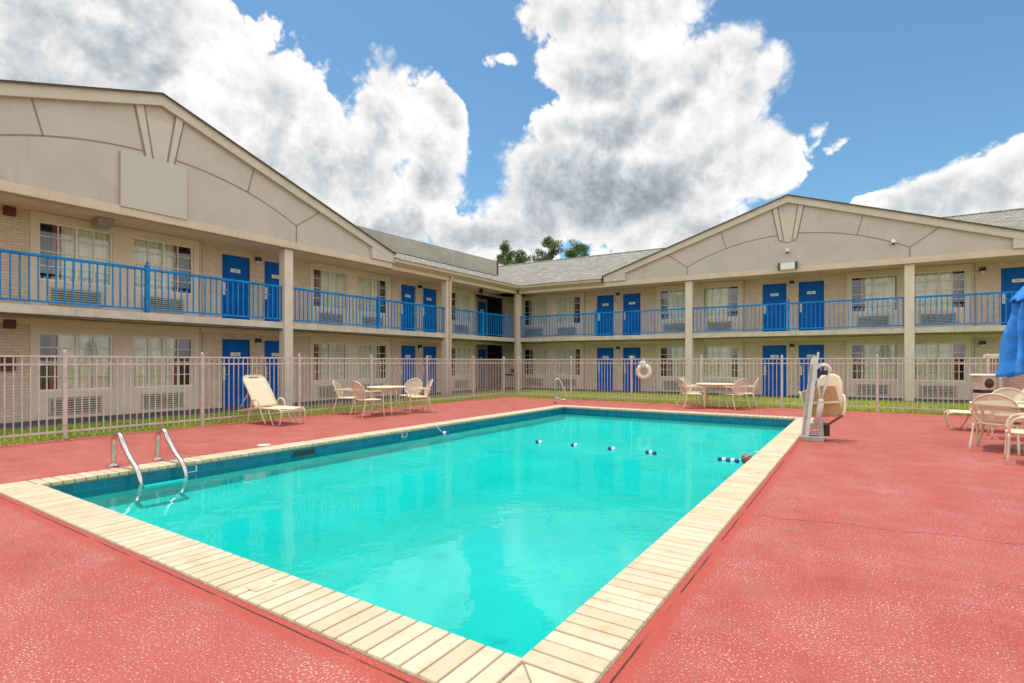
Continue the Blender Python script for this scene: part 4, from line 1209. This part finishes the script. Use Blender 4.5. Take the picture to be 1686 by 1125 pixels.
def noise(vec, scale, detail=8.0, rough=.6, dist=0.0):
    return nd(nt, 'ShaderNodeTexNoise', {'Vector': vec, 'Scale': scale, 'Detail': detail, 'Roughness': rough, 'Distortion': dist})
def vadd(a, b):
    n = nd(nt, 'ShaderNodeVectorMath', operation='ADD')
    for i, v in enumerate((a, b)):
        if isinstance(v, bpy.types.NodeSocket): nt.links.new(v, n.inputs[i])
        else: n.inputs[i].default_value = v
    return n.outputs[0]
blobs = [(-60, 90, 330, 230), (170, 40, 300, 180), (300, 95, 240, 160), (450, 200, 150, 140), (400, 300, 240, 130), (560, 300, 150, 110), (645, 190, 72, 100), (715, 225, 58, 85), (705, 300, 75, 60),
         (620, 370, 140, 60), (790, 410, 120, 60), (1030, 0, 170, 120), (1010, 120, 140, 110), (1000, 240, 165, 110), (1020, 330, 240, 95), (1170, 100, 80, 70), (1190, 250, 110, 80), (1255, 285, 72, 55),
         (880, 370, 100, 75), (905, 300, 92, 85), (1120, 400, 170, 60), (1368, 240, 70, 46, .80, .5), (829, 104, 60, 36, .90, .40), (1125, 165, 60, 50), (590, 130, 70, 60, .70, .6), (1215, 150, 110, 80, .4, .8), (1295, 240, 90, 60, .55, .7), (1720, 320, 210, 88), (1570, 330, 130, 55), (1460, 345, 80, 28)]
greys = [(1020, 330, 190, 80, .95), (1070, 190, 110, 100, .55), (960, 130, 80, 110, .25), (900, 320, 70, 40, .4), (700, 290, 60, 50, .5), (180, 60, 190, 50, .45), (30, 120, 90, 50, .5), (420, 130, 110, 50, .22), (560, 300, 90, 50, .45), (640, 260, 40, 40, .4), (1150, 330, 70, 40, .45), (640, 380, 100, 30, .3)]
warp = noise(LLv, 5.0, 3.0, .5)
wv = nd(nt, 'ShaderNodeVectorMath', {0: warp.outputs[1], 1: (.5, .5, .5)}, operation='SUBTRACT').outputs[0]
wv = nd(nt, 'ShaderNodeVectorMath', {0: wv, 1: (.10, .08, 0)}, operation='MULTIPLY').outputs[0]
LW2 = vadd(LLv, wv)
def ell(u, v, ru, rv, vec):
    lo, la = ll(u, v)
    l1, _ = ll(u + ru, v); l0, _ = ll(u - ru, v); _, t1 = ll(u, v - rv); _, t0 = ll(u, v + rv)
    rl, rt = max((l1 - l0) / 2, .01), max((t1 - t0) / 2, .008)
    s = nd(nt, 'ShaderNodeVectorMath', {0: vec, 1: (1 / rl, 1 / rt, 0), 2: (-lo / rl, -la / rt, 0)}, operation='MULTIPLY_ADD').outputs[0]
    return nd(nt, 'ShaderNodeVectorMath', {0: s}, operation='LENGTH').outputs['Value']
field = None
for (u, v, ru, rv, *off) in blobs:
    ln = ell(u, v, ru, rv, LW2)
    if off: ln = math_(nt, 'MULTIPLY_ADD', ln, off[1], off[0])
    field = ln if field is None else math_(nt, 'SMOOTH_MIN', field, ln, .2)
field = math_(nt, 'SUBTRACT', 1.0, field)
grey = None
for (u, v, ru, rv, k) in greys:
    g_ = math_(nt, 'MULTIPLY', ramp(nt, ell(u, v, ru, rv, LW2), 1.35, .15), k)
    grey = g_ if grey is None else math_(nt, 'MAXIMUM', grey, g_)
# unseen cumulus added outside the framed sky, brightened to fill the shaded facades
gen = noise(RD, 1.6, 4.0, .55).outputs[0]
side = math_(nt, 'MAXIMUM', ramp(nt, math_(nt, 'ABSOLUTE', lon), .80, 1.05), ramp(nt, lat, .62, .80))
other = math_(nt, 'SUBTRACT', math_(nt, 'MULTIPLY', math_(nt, 'SUBTRACT', gen, .38), 3.5), math_(nt, 'MULTIPLY', math_(nt, 'SUBTRACT', 1.0, side), 6.0))
field = math_(nt, 'MAXIMUM', field, other)
def billow(vec):
    tot = None
    for (sc, am) in ((6.5, 1.0), (13.5, .55), (27.0, .32), (56.0, .20), (115.0, .13)):
        n_ = noise(vec, sc, 0.0, .5).outputs[0]
        t_ = math_(nt, 'MULTIPLY', math_(nt, 'ABSOLUTE', math_(nt, 'SUBTRACT', n_, .5)), am * 2)
        tot = t_ if tot is None else math_(nt, 'ADD', tot, t_)
    return tot
fine = noise(RD, 11.0, 10.0, .70).outputs[0]
b0 = billow(RD)
b1 = billow(vadd(RD, (-.012, .002, .020)))
nz = math_(nt, 'ADD', math_(nt, 'MULTIPLY', math_(nt, 'SUBTRACT', b0, .50), .85), math_(nt, 'MULTIPLY', math_(nt, 'SUBTRACT', fine, .5), 1.05))
dens = math_(nt, 'ADD', field, math_(nt, 'MULTIPLY', nz, .70))
wisp = noise(RD, 4.0, 2.0, .5).outputs[0]
mask = ramp(nt, dens, -.02, math_(nt, 'ADD', .075, math_(nt, 'MULTIPLY', ramp(nt, wisp, .45, .7), .28)))
low = noise(RD, 3.6, 7.0, .62).outputs[0]
mid = noise(RD, 10.0, 5.0, .6).outputs[0]
relief = math_(nt, 'SUBTRACT', b0, b1)
depth = ramp(nt, dens, .03, .55)
lown = math_(nt, 'SUBTRACT', low, .5)
d2 = ramp(nt, dens, .04, .62)
core = math_(nt, 'MULTIPLY', math_(nt, 'MAXIMUM', math_(nt, 'ADD', grey, math_(nt, 'MULTIPLY', lown, .9)), 0.0), d2)
shade = math_(nt, 'SUBTRACT', math_(nt, 'SUBTRACT', 1.04, math_(nt, 'MULTIPLY', d2, .22)), math_(nt, 'MULTIPLY', core, .30))
shade = math_(nt, 'SUBTRACT', shade, math_(nt, 'MULTIPLY', math_(nt, 'MULTIPLY', lown, d2), .60))
shade = math_(nt, 'ADD', shade, math_(nt, 'MULTIPLY', relief, .52))
shade = math_(nt, 'ADD', shade, math_(nt, 'MULTIPLY', math_(nt, 'SUBTRACT', fine, .5), .45))
shade = math_(nt, 'ADD', shade, math_(nt, 'MULTIPLY', math_(nt, 'SUBTRACT', mid, .5), .20))
shade = math_(nt, 'MINIMUM', math_(nt, 'MAXIMUM', shade, .40), 1.06)
ccol = mixc(nt, ramp(nt, shade, .45, .95), (.80, .90, 1.0), (1.0, .99, .975))
CL = 7.6
cval = math_(nt, 'MULTIPLY', math_(nt, 'MULTIPLY', shade, CL), math_(nt, 'ADD', 1.0, math_(nt, 'MULTIPLY', side, .6)))  # unseen clouds boosted to lift the light on the facades
cloud = nd(nt, 'ShaderNodeVectorMath', {0: ccol}, operation='SCALE'); nt.links.new(cval, cloud.inputs['Scale'])
skyc = mixc(nt, 1.0, sky.outputs[0], (.82, 1.14, 1.16), 'MULTIPLY')
final = mixc(nt, mask, skyc, cloud.outputs[0])
nt.links.new(final, bg.inputs['Color'])
nt.links.new(bg.outputs[0], out.inputs['Surface'])
world.cycles.sampling_method = 'MANUAL'; world.cycles.sample_map_resolution = 256

# ------------------------------------------------------------------ sun
sd = bpy.data.lights.new('sun', 'SUN'); sd.energy = 2.8; sd.angle = math.radians(.55); sd.color = (1.0, .95, .87)
so = bpy.data.objects.new('sun', sd); COL.objects.link(so)
vec = Vector((SUNV.x * math.cos(SUN_EL), SUNV.y * math.cos(SUN_EL), math.sin(SUN_EL)))
so.rotation_euler = vec.to_track_quat('Z', 'Y').to_euler(); so.location = (0, 0, 30)

# ------------------------------------------------------------------ camera
cd = bpy.data.cameras.new('camera'); cam = bpy.data.objects.new('camera', cd); COL.objects.link(cam)
cd.sensor_width = 36; cd.lens = 36 * 875.4 / 1686; cd.shift_y = (596.3 - 562.5) / 1686
cd.clip_end = 3000; cd.clip_start = .05
cam.location = (0, 0, 1.4); cam.rotation_euler = (PI / 2, 0, CAMY)
scene.camera = cam
scene.view_settings.view_transform = 'Standard'; scene.view_settings.look = 'None'
scene.view_settings.exposure = .12; scene.view_settings.gamma = 1.0
scene.cycles.max_bounces = 10; scene.cycles.transparent_max_bounces = 16
scene.cycles.use_denoising = True
scene.cycles.caustics_reflective = False; scene.cycles.caustics_refractive = False
